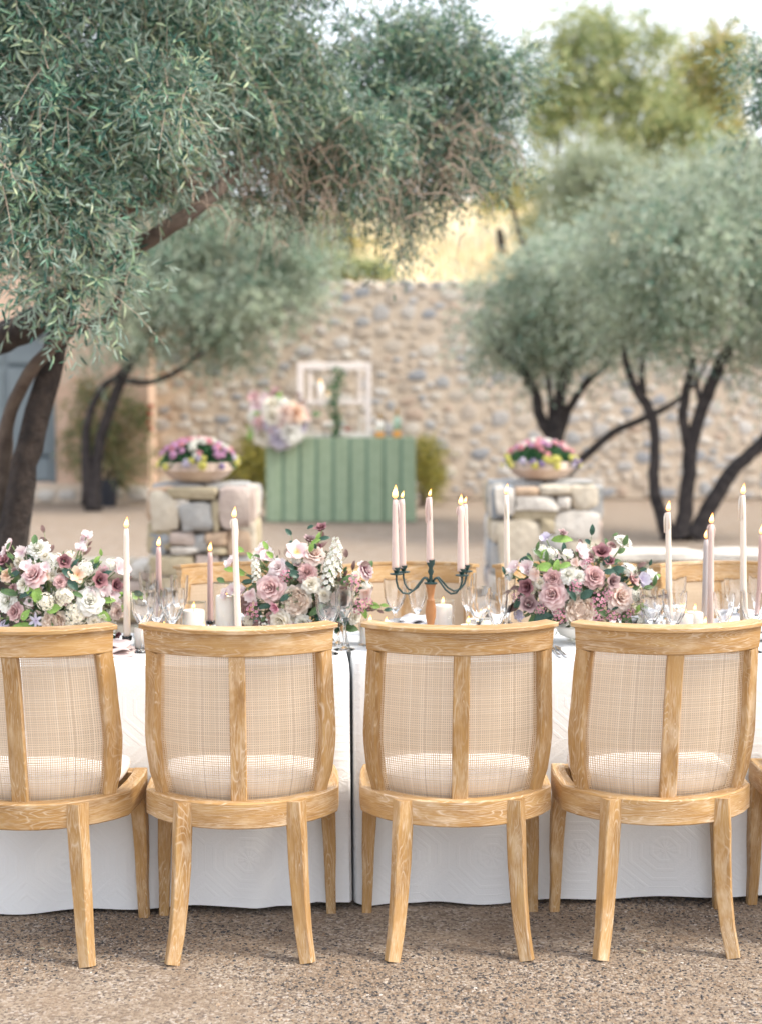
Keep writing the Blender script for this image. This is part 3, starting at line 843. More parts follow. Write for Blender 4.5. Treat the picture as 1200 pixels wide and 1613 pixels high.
o = part('napkin', napkin_mesh(NAPK, 9, .17, .15), None, None, (XY(170, 4.62, TZ), 4.62, TZ + .001), (0, 0, .15), (1, 1, 1.25)); tag(o, 'mauve folded napkin lying on the cloth between the two left chairs', 'napkin', 'folded napkins')
SILV = NT('silver'); SILV.col((.6, .6, .6)); SILV.rough(.2); SILV.b.inputs['Metallic'].default_value = 1; SILV = SILV.m
for (px, lab) in ((874, 'silver fork lying on the cloth in the gap left of the fourth chair'), (884, 'silver knife lying on the cloth in the gap left of the fourth chair')):
    mb = MB(); mb.sweep([(0, -.09, .004), (0, -.04, .005), (0, .02, .004), (0, .06, .006)], Vector((1, 0, 0)), [.006, .004, .003, .009], [.0012] * 4, .2)
    if 'fork' in lab:
        for q in (-.007, -.0023, .0023, .007): mb.sweep([(q, .058, .006), (q, .075, .007), (q, .10, .004)], Vector((1, 0, 0)), .0011, .0009, .2)
    else: mb.sweep([(0, .055, .006), (.002, .08, .005), (-.002, .115, .004)], Vector((1, 0, 0)), [.009, .008, .002], .0008, .2)
    o = part('fork' if 'fork' in lab else 'knife', mb.mesh('cutlery', SILV), None, None, (XY(px, 4.64, TZ), 4.64, TZ + .0005), (0, 0, TR)); tag(o, lab, 'cutlery')

# candelabra
IRON = simple('green_black_iron', (.012, .035, .032), (.02, .05, .045), 20, .45, .2, 60, .002)
TURN = simple('turned_wood', (.32, .135, .045), (.46, .21, .08), 7, .45)
CY = 4.74; cx = XY(678, CY, .93)
ztop = P(678, 920, CY).z - TZ
cd = thing('candelabra', 'five armed dark iron candelabra on a turned wooden stem', 'candelabra', (cx, CY, TZ + .0005))
k = ztop
mb = MB(); mb.lathe([(.05, 0), (.052, .004), (.045, .012), (.018, .02), (.0085, k * .18), (.0075, k * .24), (.010, k * .32), (.0165, k * .48), (.0175, k * .60), (.013, k * .73), (.014, k * .745), (.0095, k * .77), (.0115, k * .86), (.0135, k * .9), (.0125, k * .915), (.016, k * .97), (.0185, k)], 28)
part('stem', mb.mesh('stem', TURN, angle=50), None, cd)
mb = MB(); zc = P(678, 882, CY).z - TZ
mb.lathe([(.021, k), (.021, k + .004), (.007, k + .008), (.005, k + (zc - k) * .35), (.010, k + (zc - k) * .5), (.006, k + (zc - k) * .66), (.0125, k + (zc - k) * .82), (.0135, zc), (.0115, zc), (.0115, zc - .008), (0, zc - .008)], 20)
part('centre_cup', mb.mesh('centre_cup', IRON, angle=50), None, cd)
arms = [(-.112, -.052, 894), (-.088, .062, 891), (.098, -.055, 896), (.118, .055, 890)]
for (ax, ay, cy_) in arms:
    zz = P(678, cy_, CY + ay).z - TZ
    pts = []
    A = Vector((ax, ay, 0)); rr_ = A.length; d = A / rr_
    for (q, z) in ((.06, k + .006), (.13, k + .018), (.22, k + .020), (.34, k + .004), (.48, k - .016), (.65, k - .028), (.82, k - .024), (.95, k - .006), (1.0, k + .015), (1.0, zz - .022)):
        pts.append(d * (rr_ * q) + Vector((0, 0, z)))
    mb = MB(); mb.tube(pts, .0034, 8); part('arm', mb.mesh('arm', IRON), None, cd)
    mb = MB(); mb.lathe([(.004, zz - .026), (.021, zz - .023), (.022, zz - .020), (.006, zz - .019), (.009, zz - .012), (.0125, zz - .006), (.0135, zz), (.0115, zz), (.0115, zz - .008), (0, zz - .008)], 20, A)
    part('cup', mb.mesh('cup', IRON, angle=50), None, cd)
cdl = [(622, 787, -.112, -.052, 894, .045, 'front left'), (630, 786, -.088, .062, 891, .024, 'back left'), (724, 797, .098, -.055, 896, .035, 'front right'), (736, 794, .118, .055, 890, .022, 'back right'), (678, 783, 0, 0, 882, .024, 'centre')]
for (px, py, ax, ay, cb, fl, w) in cdl:
    Y = CY + ay; xw = cx + ax; zb = P(678, cb, Y).z - .0075
    pxx = 600 + xw * FPX / (Y * math.cos(TH) + (CAM_H - 1.1) * math.sin(TH))
    taper(pxx - 2, py, Y, BLUSH, 'blush taper in the %s cup of the candelabra' % w, r=.0122, fl=fl, lean=.05 if 'front' in w else .25, drip=2, tilt=-.006, group='blush tapers in the candelabra', zb=zb)

# ------------------------------------------------------------------ flowers
def petal(mb, L, W, tilt, curl, cup, ruf, az, r0=0, z0=0, nu=4, nv=4, rr=random, shape=.55, tipn=0.0):
    n0 = len(mb.v); x, z = r0, z0; ca, sa = math.cos(az), math.sin(az)
    ph = rr.uniform(0, 6.28)
    vs = []
    for j in range(nv + 1):
        v = j / nv
        if j:
            a = tilt + curl * v
            x += L / nv * math.sin(a); z += L / nv * math.cos(a)
        w = W * (math.sin(PI * min(1, (v * .78 + .12))) ** shape) * (1 if v < .99 else (.62 - tipn))
        for i in range(nu + 1):
            u = 2 * i / nu - 1
            py = u * w; pxx = x - cup * u * u * w
            pz = z + ruf * L * math.sin(ph + u * 4.2 + v * 2) * v - (.12 * L * u * u if v > .99 else 0)
            if ruf: pxx += ruf * L * math.cos(ph + u * 5) * v * .7
            mb.v.append((pxx * ca - py * sa, pxx * sa + py * ca, pz)); vs.append(v)
    for j in range(nv):
        for i in range(nu):
            a = j * (nu + 1) + i; q = [a, a + 1, a + nu + 2, a + nu + 1]
            mb.face([n0 + k for k in q], [(0, vs[k]) for k in q])
def bloom_rose(sd, open_=1.0, layers=6):
    rr = random.Random(sd); mb = MB()
    for l in range(layers):
        f = l / (layers - 1); n = [3, 4, 5, 6, 6, 7, 7][l]
        for k in range(n):
            petal(mb, .22 + .20 * f, .10 + .17 * f, R(-8 + 50 * f * open_) + rr.uniform(-.08, .08), R(10 + 62 * f ** 2 * open_), .75 - .45 * f, .02 + .03 * f,
                  2 * PI * (k + rr.uniform(-.15, .15)) / n + l * .7, .012 + .075 * f, .08 - .10 * f, rr=rr)
    return mb
def bloom_garden(sd):
    """quartered old rose: a packed disc of upright ruffles inside a rim of guard petals"""
    rr = random.Random(sd); mb = MB()
    for k in range(84):
        q = math.sqrt(rr.random()) * .33; a = rr.uniform(0, 6.28)
        petal(mb, .15 - .05 * q, .07, R(rr.uniform(-25, 30) + 50 * q), R(16), rr.uniform(-.7, .7), .08, a + rr.uniform(-1.5, 1.5), q, .04 - .20 * q, 3, 2, rr)
    mb.lathe([(0, .05), (.2, .03), (.34, -.05)], 14)
    for l in range(3):
        for k in range(7):
            petal(mb, .26, .20, R(20 + 18 * l), R(16 + 26 * l), .55, .03, 2 * PI * k / 7 + l * .45, .26 - .02 * l, -.10 - .03 * l, rr=rr)
    return mb
def bloom_ranunculus(sd):
    rr = random.Random(sd); mb = MB()
    for l in range(8):
        f = l / 7; n = 5 + l
        for k in range(n):
            petal(mb, .13 + .20 * f, .09 + .06 * f, R(-6 + 88 * f), R(-20 + 30 * f), .6 - .3 * f, .035, 2 * PI * (k + rr.uniform(-.2, .2)) / n + l, .03 + .11 * f, .14 - .16 * f, 3, 3, rr)
    return mb
def bloom_tulip(sd):
    rr = random.Random(sd); mb = MB()
    for l in (0, 1):
        for k in range(3):
            petal(mb, .52, .22, R(52 + 12 * l), R(8), .35, .02, 2 * PI * k / 3 + l * PI / 3, .03, 0, 4, 5, rr, .5)
    return mb
def bloom_star(sd):
    rr = random.Random(sd); mb = MB()
    for k in range(6): petal(mb, .5, .10, R(64), R(20), .1, .02, 2 * PI * k / 6, .03, 0, 2, 4, rr, .8, .3)
    return mb
def bloom_hellebore(sd):
    rr = random.Random(sd); mb = MB()
    for k in range(5): petal(mb, .50, .28, R(26 + rr.uniform(-6, 6)), R(42), .45, .03, 2 * PI * k / 5, .05, 0, 4, 4, rr, .45)
    for k in range(4): petal(mb, .36, .2, R(8), R(20), .7, .02, 2 * PI * k / 4 + .4, .05, .02, 3, 3, rr, .5)
    return mb
def bloom_pea(sd):
    """sweet pea: broad ruffled standard, two wings and a keel"""
    rr = random.Random(sd); mb = MB()
    petal(mb, .46, .40, R(60), R(-28), -.1, .10, 0, 0, 0, 6, 4, rr, .45)
    for s in (-1, 1): petal(mb, .34, .17, R(44), R(28), .4, .08, s * .5, .04, .02, 4, 3, rr, .5)
    for s in (-1, 1): petal(mb, .40, .30, R(70), R(-30), .1, .12, s * 2.3, 0, 0, 4, 3, rr, .45)
    return mb
def bloom_spike(sd, n=34, h=1.6):
    """stock: small four petalled florets crowded up a stalk"""
    rr = random.Random(sd); mb = MB()
    for k in range(n):
        z = h * (k + .5) / n - h * .3; f = k / n; a = k * 2.4; rad = .24 * (1 - .5 * f * f); s = (.24 if f < .8 else .15)
        c = Vector((math.cos(a) * rad, math.sin(a) * rad, z)); M = basis((math.cos(a), math.sin(a), .4 + rr.uniform(-.2, .4)))
        sub = MB()
        for q in range(5): petal(sub, s * .62, s * .36, R(45), R(30), .1, .10, 2 * PI * q / 5 + rr.random(), .0, 0, 2, 2, rr, .4)
        for q in range(3): petal(sub, s * .34, s * .25, R(12), R(20), .3, .10, 2 * PI * q / 3 + rr.random(), .0, 0, 2, 2, rr, .4)
        n0 = len(mb.v); mb.v += [tuple(c + M @ Vector(v)) for v in sub.v]
        for fc, uv in zip(sub.f, sub.uv): mb.face([n0 + i for i in fc], uv)
    return mb
def bloom_cluster(sd, n=44, s=.19, rad=.42, flat=.6):
    """domed head of tiny florets (lilac, waxflower, geranium)"""
    rr = random.Random(sd); mb = MB()
    for k in range(n):
        a, q = k * 2.4, math.sqrt((k + .5) / n); rj = rad * rr.uniform(.8, 1.1)
        c = Vector((math.cos(a) * q * rj, math.sin(a) * q * rj, flat * rj * (1 - q * q) + rr.uniform(-.06, .06)))
        M = basis((math.cos(a) * q * 1.1, math.sin(a) * q * 1.1, 1 - q * .5 + rr.uniform(-.3, .3)))
        sub = MB()
        for j in range(5): petal(sub, s * .55, s * .27, R(55), R(25), .1, .03, 2 * PI * j / 5 + rr.random(), .0, 0, 2, 2, rr, .4)
        n0 = len(mb.v); mb.v += [tuple(c + M @ Vector(v)) for v in sub.v]
        for fc, uv in zip(sub.f, sub.uv): mb.face([n0 + i for i in fc], uv)
    return mb
PM = {
 'blush': petal_mat('blush_petals', (.80, .58, .50), (.86, .74, .67), (.80, .52, .38)),
 'cream': petal_mat('cream_petals', (.84, .78, .62), (.88, .85, .77), (.80, .74, .48)),
 'white': petal_mat('white_petals', (.84, .83, .74), (.90, .89, .84), (.74, .78, .50)),
 'mauve': petal_mat('mauve_petals', (.50, .26, .27), (.74, .52, .50), (.36, .14, .16)),
 'rosy': petal_mat('rosy_petals', (.66, .40, .41), (.84, .66, .64), (.56, .26, .29)),
 'beige': petal_mat('beige_petals', (.80, .66, .55), (.88, .79, .70), (.76, .60, .49)),
 'plum': petal_mat('plum_petals', (.20, .065, .085), (.34, .17, .18), (.10, .03, .04), .2),
 'dusk': petal_mat('dusky_petals', (.30, .17, .18), (.46, .33, .32), (.24, .10, .12), .2),
 'pea': petal_mat('sweet_pea_petals', (.80, .64, .65), (.88, .80, .79), (.62, .38, .44)),
 'lilac': petal_mat('lilac_petals', (.58, .53, .66), (.74, .70, .78), (.5, .4, .6)),
 'pink': petal_mat('pink_petals', (.62, .24, .34), (.78, .46, .52), (.4, .12, .2)),
 'hot': petal_mat('hot_pink_petals', (.72, .26, .33), (.85, .45, .48), (.6, .15, .2)),
 'orchid': petal_mat('orchid_petals', (.62, .30, .52), (.76, .48, .66), (.5, .2, .4)),
 'yellow': petal_mat('yellow_petals', (.70, .66, .12), (.84, .82, .30), (.6, .45, .05)),
 'violet': petal_mat('violet_petals', (.26, .18, .42), (.5, .42, .62), (.15, .1, .3)),
 'tulip': petal_mat('tulip_petals', (.84, .58, .60), (.86, .70, .68), (.86, .60, .10)),
 'peach': petal_mat('peach_petals', (.82, .56, .40), (.86, .68, .54), (.80, .45, .2)),
 'bicolor': petal_mat('bicolor_petals', (.62, .22, .34), (.88, .80, .76), (.42, .08, .18)),
 'red': petal_mat('red_petals', (.62, .05, .04), (.75, .12, .08)),
}
BM = {}
def bloom(kind, color, sd=0):
    key = (kind, color, sd)
    if key not in BM:
        fn = {'rose': bloom_rose, 'garden_rose': bloom_garden, 'ranunculus': bloom_ranunculus, 'tulip': bloom_tulip, 'clematis': bloom_star, 'hellebore': bloom_hellebore,
              'sweet_pea': bloom_pea, 'stock_flower': bloom_spike, 'lilac_cluster': bloom_cluster, 'waxflower': lambda s: bloom_cluster(s, 20, .17, .5, .8), 'pompon': lambda s: bloom_ranunculus(s + 50)}[kind]
        BM[key] = fn(sd).mesh(kind, PM[color])
    return BM[key]
STEMG = simple('green_stem', (.12, .20, .06), (.20, .28, .10), 9, .6)
def leafm(name, a, b, rough=.5, tr=.25):
    t = NT(name); c = t.ramp(t.noise(t.coord('Object'), 14, 3), [(.3, a), (.7, b)]); t.col(c); t.rough(rough)
    x = t.new('ShaderNodeBsdfTranslucent'); t.link(c, x.inputs[0]); ms = t.new('ShaderNodeMixShader'); ms.inputs[0].default_value = tr
    t.link(t.b.outputs[0], ms.inputs[1]); t.link(x.outputs[0], ms.inputs[2]); t.link(ms.outputs[0], t.out.inputs[0]); return t.m
LFM = {'bright': leafm('bright_leaf', (.18, .34, .06), (.30, .46, .12)), 'dark': leafm('dark_leaf', (.018, .06, .04), (.05, .12, .08), .35), 'plum': leafm('plum_leaf', (.13, .06, .06), (.26, .17, .14)), 'mid': leafm('mid_leaf', (.07, .14, .05), (.13, .22, .08))}
def leaf_mesh(sd, Lw=.42):
    rr = random.Random(sd); mb = MB(); nv, nu = 7, 4; fold, bend = rr.uniform(.15, .4), rr.uniform(.2, .7)
    for j in range(nv + 1):
        v = j / nv; w = Lw * .5 * math.sin(PI * v ** .8) ** .8 if 0 < v < 1 else .004
        a = bend * v
        for i in range(nu + 1):
            u = 2 * i / nu - 1
            mb.v.append((u * w, v * math.cos(a), -v * v * bend * .5 + fold * abs(u) * w + .02 * math.sin(v * 14 + i)))
    for j in range(nv):
        for i in range(nu):
            q = j * (nu + 1) + i; mb.face([q, q + 1, q + nu + 2, q + nu + 1])
    return mb
LEAFS = {(c, k): leaf_mesh(k, (.5, .4, .32)[k % 3]).mesh('leaf', LFM[c]) for c in LFM for k in range(3)}

def orient(o, z, roll=0.0):
    M = basis(z) @ Matrix.Rotation(roll, 3, 'Z')
    o.rotation_mode = 'QUATERNION'; o.rotation_quaternion = M.to_quaternion()
def arrangement(label, cpx, Y, cpy, rxp, ryp, rdep, items, leaves, bowl, seed, sc_=1.0, baseZ=TZ, nfol=850, stemtop=None, grp=None, name='floral_arrangement', folm=None, nfill=34, fillers=(('lilac_cluster', 'cream'), ('lilac_cluster', 'white'), ('sweet_pea', 'pea'), ('ranunculus', 'cream'), ('waxflower', 'pink'), ('hellebore', 'dusk'), ('ranunculus', 'mauve'))):
    """items: (px, py, size px, kind, colour) — each bloom sits on the dome of the bunch"""
    rr = random.Random(seed)
    k = FPX / Y
    c = P(cpx, cpy, Y); base = Vector((c.x, Y, baseZ + .0005))
    t = thing(name, label, 'flowers', base, 0, grp)
    rx, rz = rxp / k, ryp / k
    cl = c - base
    def place(px, py, lift=0):
        p = P(px, py, Y); dx, dz = (p.x - c.x) / rx, (p.z - c.z) / rz
        q = math.sqrt(max(0.0, 1 - dx * dx - dz * dz))
        p2 = P(px, py, Y - rdep * q * .9 - lift)
        return p2 - base, Vector((dx * .9, -.55 - q * .8, dz * .8 + .25))
    if bowl: bowl(t, cl)
    cnt = 0
    stems = MB()
    for it in items:
        px, py, sz, kind, colr = it[:5]; cnt += 1
        p, n = place(px, py, .0 if len(it) < 6 else it[5])
        n = (n + Vector((rr.uniform(-.25, .25), rr.uniform(-.15, .15), rr.uniform(-.25, .25)))).normalized()
        if kind == 'stock_flower': n = Vector((n.x * .35, -.15, 1)).normalized()
        if kind in ('hellebore', 'sweet_pea'): n = (n + Vector((rr.uniform(-.6, .6), 0, rr.uniform(-.5, .3)))).normalized()
        s = sz / k * {'rose': 1.12, 'garden_rose': 1.12, 'ranunculus': 1.15, 'pompon': 1.2, 'tulip': 1.0, 'hellebore': 1.1, 'sweet_pea': 1.25, 'stock_flower': .75, 'lilac_cluster': 1.0, 'waxflower': 1.0, 'clematis': 1.1}[kind]
        o = part(kind, bloom(kind, colr, cnt % 2), None, t, p - n * s * .12, None, s); orient(o, n, rr.uniform(0, 6.28) if kind != 'sweet_pea' else rr.uniform(-.6, .6))
        hub = cl + Vector((0, 0, -rz * .6)); mid = (p * .55 + hub * .45) + Vector((0, .01, .02))
        stems.tube([hub, mid, p - n * s * .18], .0018, 5, cap=False)
    for q in range(nfill):
        a_, r_ = rr.uniform(0, 6.28), math.sqrt(rr.random()) * .86
        kind, colr = rr.choice(fillers)
        px, py, sz = cpx + math.cos(a_) * r_ * rxp, cpy + math.sin(a_) * r_ * ryp, rr.uniform(16, 25) * sc_ ** .5
        p, n = place(px, py, -.022)
        o = part(kind, bloom(kind, colr, q % 2), None, t, p, None, sz / k); orient(o, (n + Vector((rr.uniform(-.5, .5), 0, rr.uniform(-.4, .5)))).normalized(), rr.uniform(0, 6.28))
    for (px, py, sz, colr, ang) in leaves:
        p, n = place(px, py, .005)
        d = Vector((math.cos(R(ang)), -.25, math.sin(R(ang)))).normalized()
        x = d.cross(Vector((0, -1, .5))).normalized(); z = x.cross(d) 
        M = Matrix((x, d, z)).transposed(); s = sz / k
        o = part('leaf', LEAFS[(colr, (px + py) % 3)], None, t, p - d * s * .5, None, s); o.rotation_mode = 'QUATERNION'; o.rotation_quaternion = M.to_quaternion()
    for q in range(nfill // 2):
        a_ = rr.uniform(-.5, PI + .5); r_ = rr.uniform(.92, 1.22); colr = rr.choice(['dark', 'mid', 'plum', 'bright', 'mid'])
        tip = P(cpx + math.cos(a_) * r_ * rxp, cpy - math.sin(a_) * r_ * ryp, Y - rr.uniform(-.06, .09)) - base
        hub = cl + Vector((0, 0, -rz * .3)); bend_ = tip * .5 + hub * .5 + Vector((0, 0, .02))
        stems.tube([hub, bend_, tip], [.0014, .0012, .0007], 5, cap=False)
        for e in range(4):
            f = .55 + .14 * e; p = hub * (1 - f) ** 2 + 2 * bend_ * f * (1 - f) + tip * f * f
            d = ((tip - hub).normalized() + Vector((rr.uniform(-.9, .9), rr.uniform(-.5, .3), rr.uniform(-.6, .6)))).normalized()
            x = d.cross(Vector((0, -1, .5))).normalized(); z = x.cross(d); M = Matrix((x, d, z)).transposed(); s = rr.uniform(13, 24) / k
            o = part('leaf', LEAFS[(colr, (q + e) % 3)], None, t, p, None, s); o.rotation_mode = 'QUATERNION'; o.rotation_quaternion = M.to_quaternion()
    part('stems', stems.mesh('stems', STEMG), None, t)
    # small leaves that fill the bunch
    n = nfol; a = RNG.normal(0, 1, (n, 3)); a = unit(a) * (RNG.random((n, 1)) ** .45)
    C = np.array(cl)[None] + a * np.array([rx * .86, rdep * .8, rz * .82])[None]
    D = a + RNG.normal(0, .5, (n, 3)); L = RNG.uniform(.018, .04, n) * sc_
    V, F = leaf_geo(C, D, unit(RNG.normal(0, 1, (n, 3)) + np.array([0, -.6, .6])), L, L * .42)
    part('foliage', np_mesh('foliage', V, F, folm or FILL), None, t, kind='stuff')
    return t
FILL = leaf_mat('bouquet_filler', [(.03, .07, .04), (.07, .13, .06), (.13, .20, .09), (.22, .14, .12), (.30, .38, .16)], None, .25)

CER = simple('ceramic_glaze', (.70, .68, .62), (.78, .76, .70), 9, .35, .15, 30, .003)
def bowl_fn(r, h):
    def f(t, cl):
        mb = MB(); mb.lathe([(r * .45, 0), (r * .5, .006), (r * .42, .014), (r * .8, h * .45), (r * .98, h * .85), (r, h), (r * .95, h), (r * .9, h * .8), (r * .5, h * .3), (0, h * .25)], 32)
        part('bowl', mb.mesh('bowl', CER), None, t, (0, 0, 0))
    return f
A1 = [(52, 905, 44, 'rose', 'rosy'), (66, 908, 28, 'tulip', 'peach', -.01), (82, 982, 44, 'garden_rose', 'beige'), (59, 862, 36, 'pompon', 'white'), (14, 858, 22, 'sweet_pea', 'pea'), (33, 870, 26, 'sweet_pea', 'pea'), (6, 868, 20, 'sweet_pea', 'pea'),
      (137, 842, 22, 'sweet_pea', 'pea'), (126, 862, 22, 'sweet_pea', 'pea'), (130, 850, 14, 'sweet_pea', 'pea'), (101, 884, 26, 'hellebore', 'plum'), (157, 914, 30, 'hellebore', 'plum'), (182, 922, 26, 'hellebore', 'plum'), (6, 884, 26, 'hellebore', 'plum'),
      (40, 892, 24, 'sweet_pea', 'pea'), (70, 893, 20, 'sweet_pea', 'pea'), (142, 946, 46, 'rose', 'white'), (136, 893, 32, 'lilac_cluster', 'white'), (86, 880, 30, 'lilac_cluster', 'white'), (100, 936, 40, 'lilac_cluster', 'cream'), (122, 968, 42, 'lilac_cluster', 'cream'),
      (132, 1002, 30, 'lilac_cluster', 'white'), (70, 948, 34, 'lilac_cluster', 'cream'), (8, 946, 36, 'ranunculus', 'white'), (22, 964, 32, 'rose', 'mauve'), (55, 978, 24, 'clematis', 'lilac'), (148, 980, 22, 'rose', 'cream'), (162, 976, 20, 'rose', 'cream'),
      (165, 930, 22, 'sweet_pea', 'pea'), (178, 936, 24, 'sweet_pea', 'pea'), (145, 935, 16, 'sweet_pea', 'pea'), (190, 896, 34, 'sweet_pea', 'pea'), (178, 888, 26, 'lilac_cluster', 'white'), (122, 905, 30, 'tulip', 'peach'), (36, 920, 26, 'rose', 'cream'),
      (186, 965, 26, 'rose', 'blush'), (176, 990, 24, 'ranunculus', 'white'), (10, 905, 24, 'rose', 'peach'), (5, 990, 26, 'lilac_cluster', 'lilac'), (110, 990, 26, 'lilac_cluster', 'cream'), (-25, 930, 40, 'rose', 'blush'), (-30, 890, 34, 'sweet_pea', 'pea'), (-15, 975, 36, 'rose', 'mauve'),
      (185, 1000, 14, 'hellebore', 'plum'), (95, 916, 22, 'rose', 'mauve')]
L1 = [(118, 886, 22, 'dark', 60), (106, 902, 26, 'dark', 140), (116, 922, 26, 'dark', -40), (150, 890, 24, 'dark', 60), (168, 902, 24, 'dark', 30), (20, 905, 24, 'dark', 200), (45, 925, 36, 'bright', 110), (58, 935, 34, 'bright', 95), (28, 990, 48, 'bright', 185), (45, 1000, 34, 'bright', 160), (86, 958, 30, 'bright', 30),
      (165, 970, 34, 'bright', -30), (172, 945, 26, 'bright', 10), (190, 960, 24, 'bright', 60), (40, 968, 24, 'bright', 60), (12, 932, 36, 'mid', 160), (178, 1004, 16, 'dark', 20), (38, 935, 30, 'dark', 200), (8, 1015, 36, 'plum', 180), (65, 1003, 22, 'mid', -90), (120, 935, 24, 'mid', 150)]
arrangement('low loose bunch of blush, white and plum flowers at the left edge', 88, 4.78, 945, 112, 92, .13, A1, L1, bowl_fn(.105, .055), 1)
A2 = [(468, 868, 40, 'tulip', 'tulip', .01), (495, 872, 38, 'rose', 'blush'), (506, 832, 24, 'hellebore', 'plum'), (488, 850, 24, 'hellebore', 'dusk'), (502, 862, 16, 'hellebore', 'plum'), (484, 901, 32, 'ranunculus', 'mauve'), (528, 884, 50, 'stock_flower', 'white'), (404, 902, 34, 'stock_flower', 'white'), (518, 905, 44, 'stock_flower', 'white'),
      (412, 862, 26, 'sweet_pea', 'pea'), (420, 876, 28, 'sweet_pea', 'pea'), (406, 878, 22, 'sweet_pea', 'pea'), (438, 893, 32, 'rose', 'pea'), (363, 884, 26, 'sweet_pea', 'pea'), (353, 935, 22, 'sweet_pea', 'pea'), (366, 928, 24, 'sweet_pea', 'pea'), (380, 930, 24, 'sweet_pea', 'pea'), (394, 938, 26, 'sweet_pea', 'pea'),
      (426, 926, 48, 'rose', 'rosy'), (465, 948, 50, 'garden_rose', 'beige'), (440, 979, 38, 'rose', 'cream'), (476, 982, 28, 'ranunculus', 'white'), (491, 920, 30, 'rose', 'cream'), (434, 957, 20, 'hellebore', 'pink'), (578, 898, 34, 'rose', 'bicolor'), (538, 943, 32, 'rose', 'blush'), (556, 918, 34, 'waxflower', 'pink'),
      (398, 962, 34, 'waxflower', 'pink'), (566, 955, 30, 'waxflower', 'pink'), (457, 988, 22, 'waxflower', 'pink'), (560, 972, 26, 'rose', 'cream'), (575, 935, 24, 'sweet_pea', 'blush'), (550, 935, 22, 'lilac_cluster', 'white'), (450, 905, 24, 'waxflower', 'pink'), (416, 985, 26, 'waxflower', 'white'), (580, 950, 24, 'waxflower', 'pink'),
      (580, 925, 22, 'lilac_cluster', 'white'), (390, 980, 26, 'lilac_cluster', 'cream'), (510, 938, 26, 'ranunculus', 'cream'), (402, 888, 20, 'lilac_cluster', 'white'), (520, 975, 28, 'rose', 'blush')]
L2 = [(456, 890, 26, 'dark', 130), (462, 903, 26, 'dark', 150), (392, 915, 22, 'dark', 10), (405, 985, 34, 'plum', 200), (386, 955, 36, 'plum', 250), (495, 985, 34, 'plum', 0), (450, 940, 24, 'dark', 40), (488, 830, 14, 'dark', 200), (545, 912, 28, 'mid', 50), (510, 972, 34, 'dark', -10), (415, 955, 30, 'dark', 180),
      (540, 975, 30, 'dark', -20), (575, 968, 22, 'bright', -70), (522, 902, 20, 'bright', -70), (500, 960, 34, 'mid', 40), (380, 985, 28, 'plum', 180), (430, 990, 30, 'plum', 200), (555, 990, 26, 'mid', 0)]
arrangement('tall loose bunch with open pink tulip and white stock, left of candelabra', 478, 4.82, 940, 112, 86, .12, A2, L2, bowl_fn(.09, .055), 2)
A3 = [(869, 936, 48, 'rose', 'rosy'), (870, 911, 34, 'rose', 'mauve'), (914, 962, 52, 'garden_rose', 'beige', .01), (895, 904, 32, 'ranunculus', 'white'), (912, 908, 24, 'ranunculus', 'white'), (936, 908, 38, 'rose', 'mauve'), (978, 940, 48, 'rose', 'blush'), (984, 851, 30, 'pompon', 'white'), (964, 857, 16, 'ranunculus', 'mauve'),
      (947, 870, 32, 'hellebore', 'plum'), (830, 925, 32, 'hellebore', 'plum'), (832, 952, 34, 'hellebore', 'dusk'), (996, 912, 28, 'hellebore', 'mauve'), (964, 916, 28, 'hellebore', 'dusk'), (886, 840, 18, 'hellebore', 'dusk'), (849, 864, 30, 'lilac_cluster', 'white'), (866, 870, 28, 'lilac_cluster', 'white'),
      (914, 866, 30, 'sweet_pea', 'pea'), (858, 846, 22, 'sweet_pea', 'lilac'), (893, 872, 20, 'sweet_pea', 'white'), (808, 893, 28, 'sweet_pea', 'pea'), (828, 893, 28, 'sweet_pea', 'pea'), (842, 905, 26, 'sweet_pea', 'blush'), (804, 905, 22, 'sweet_pea', 'white'), (906, 922, 26, 'waxflower', 'pink'), (942, 948, 34, 'waxflower', 'pink'),
      (882, 970, 28, 'waxflower', 'pink'), (966, 968, 34, 'waxflower', 'pink'), (993, 897, 30, 'lilac_cluster', 'white'), (1014, 962, 26, 'clematis', 'lilac'), (1012, 912, 30, 'sweet_pea', 'lilac'), (1024, 905, 24, 'sweet_pea', 'white'), (1000, 935, 26, 'lilac_cluster', 'white'), (905, 886, 18, 'sweet_pea', 'blush'), (925, 885, 18, 'waxflower', 'pink'),
      (850, 960, 22, 'waxflower', 'pink'), (850, 918, 20, 'ranunculus', 'cream'), (812, 940, 22, 'waxflower', 'pink'), (940, 972, 24, 'waxflower', 'pink'), (990, 965, 26, 'waxflower', 'pink'), (1010, 975, 26, 'lilac_cluster', 'white'), (815, 970, 26, 'lilac_cluster', 'lilac'), (960, 885, 20, 'hellebore', 'plum'), (958, 935, 22, 'waxflower', 'pink')]
L3 = [(888, 848, 42, 'bright', 10), (876, 892, 30, 'bright', 80), (856, 893, 32, 'bright', 175), (892, 889, 30, 'bright', 25), (856, 872, 22, 'bright', 60), (975, 897, 28, 'dark', 20), (958, 900, 26, 'dark', 170), (828, 880, 26, 'dark', 30), (818, 945, 34, 'dark', 60), (858, 972, 38, 'dark', 20), (975, 908, 18, 'dark', -50),
      (1005, 958, 20, 'bright', 60), (955, 882, 22, 'dark', 60), (925, 935, 28, 'dark', 40), (950, 965, 30, 'mid', -20), (985, 972, 30, 'mid', 0), (900, 935, 30, 'dark', 120), (840, 975, 26, 'mid', 200), (806, 958, 26, 'plum', 200), (965, 955, 28, 'dark', 200), (888, 862, 20, 'dark', 90)]
arrangement('round bunch with large beige rose and white pompon, before the right stone pillar', 914, 4.84, 935, 108, 84, .12, A3, L3, bowl_fn(.085, .06), 3)

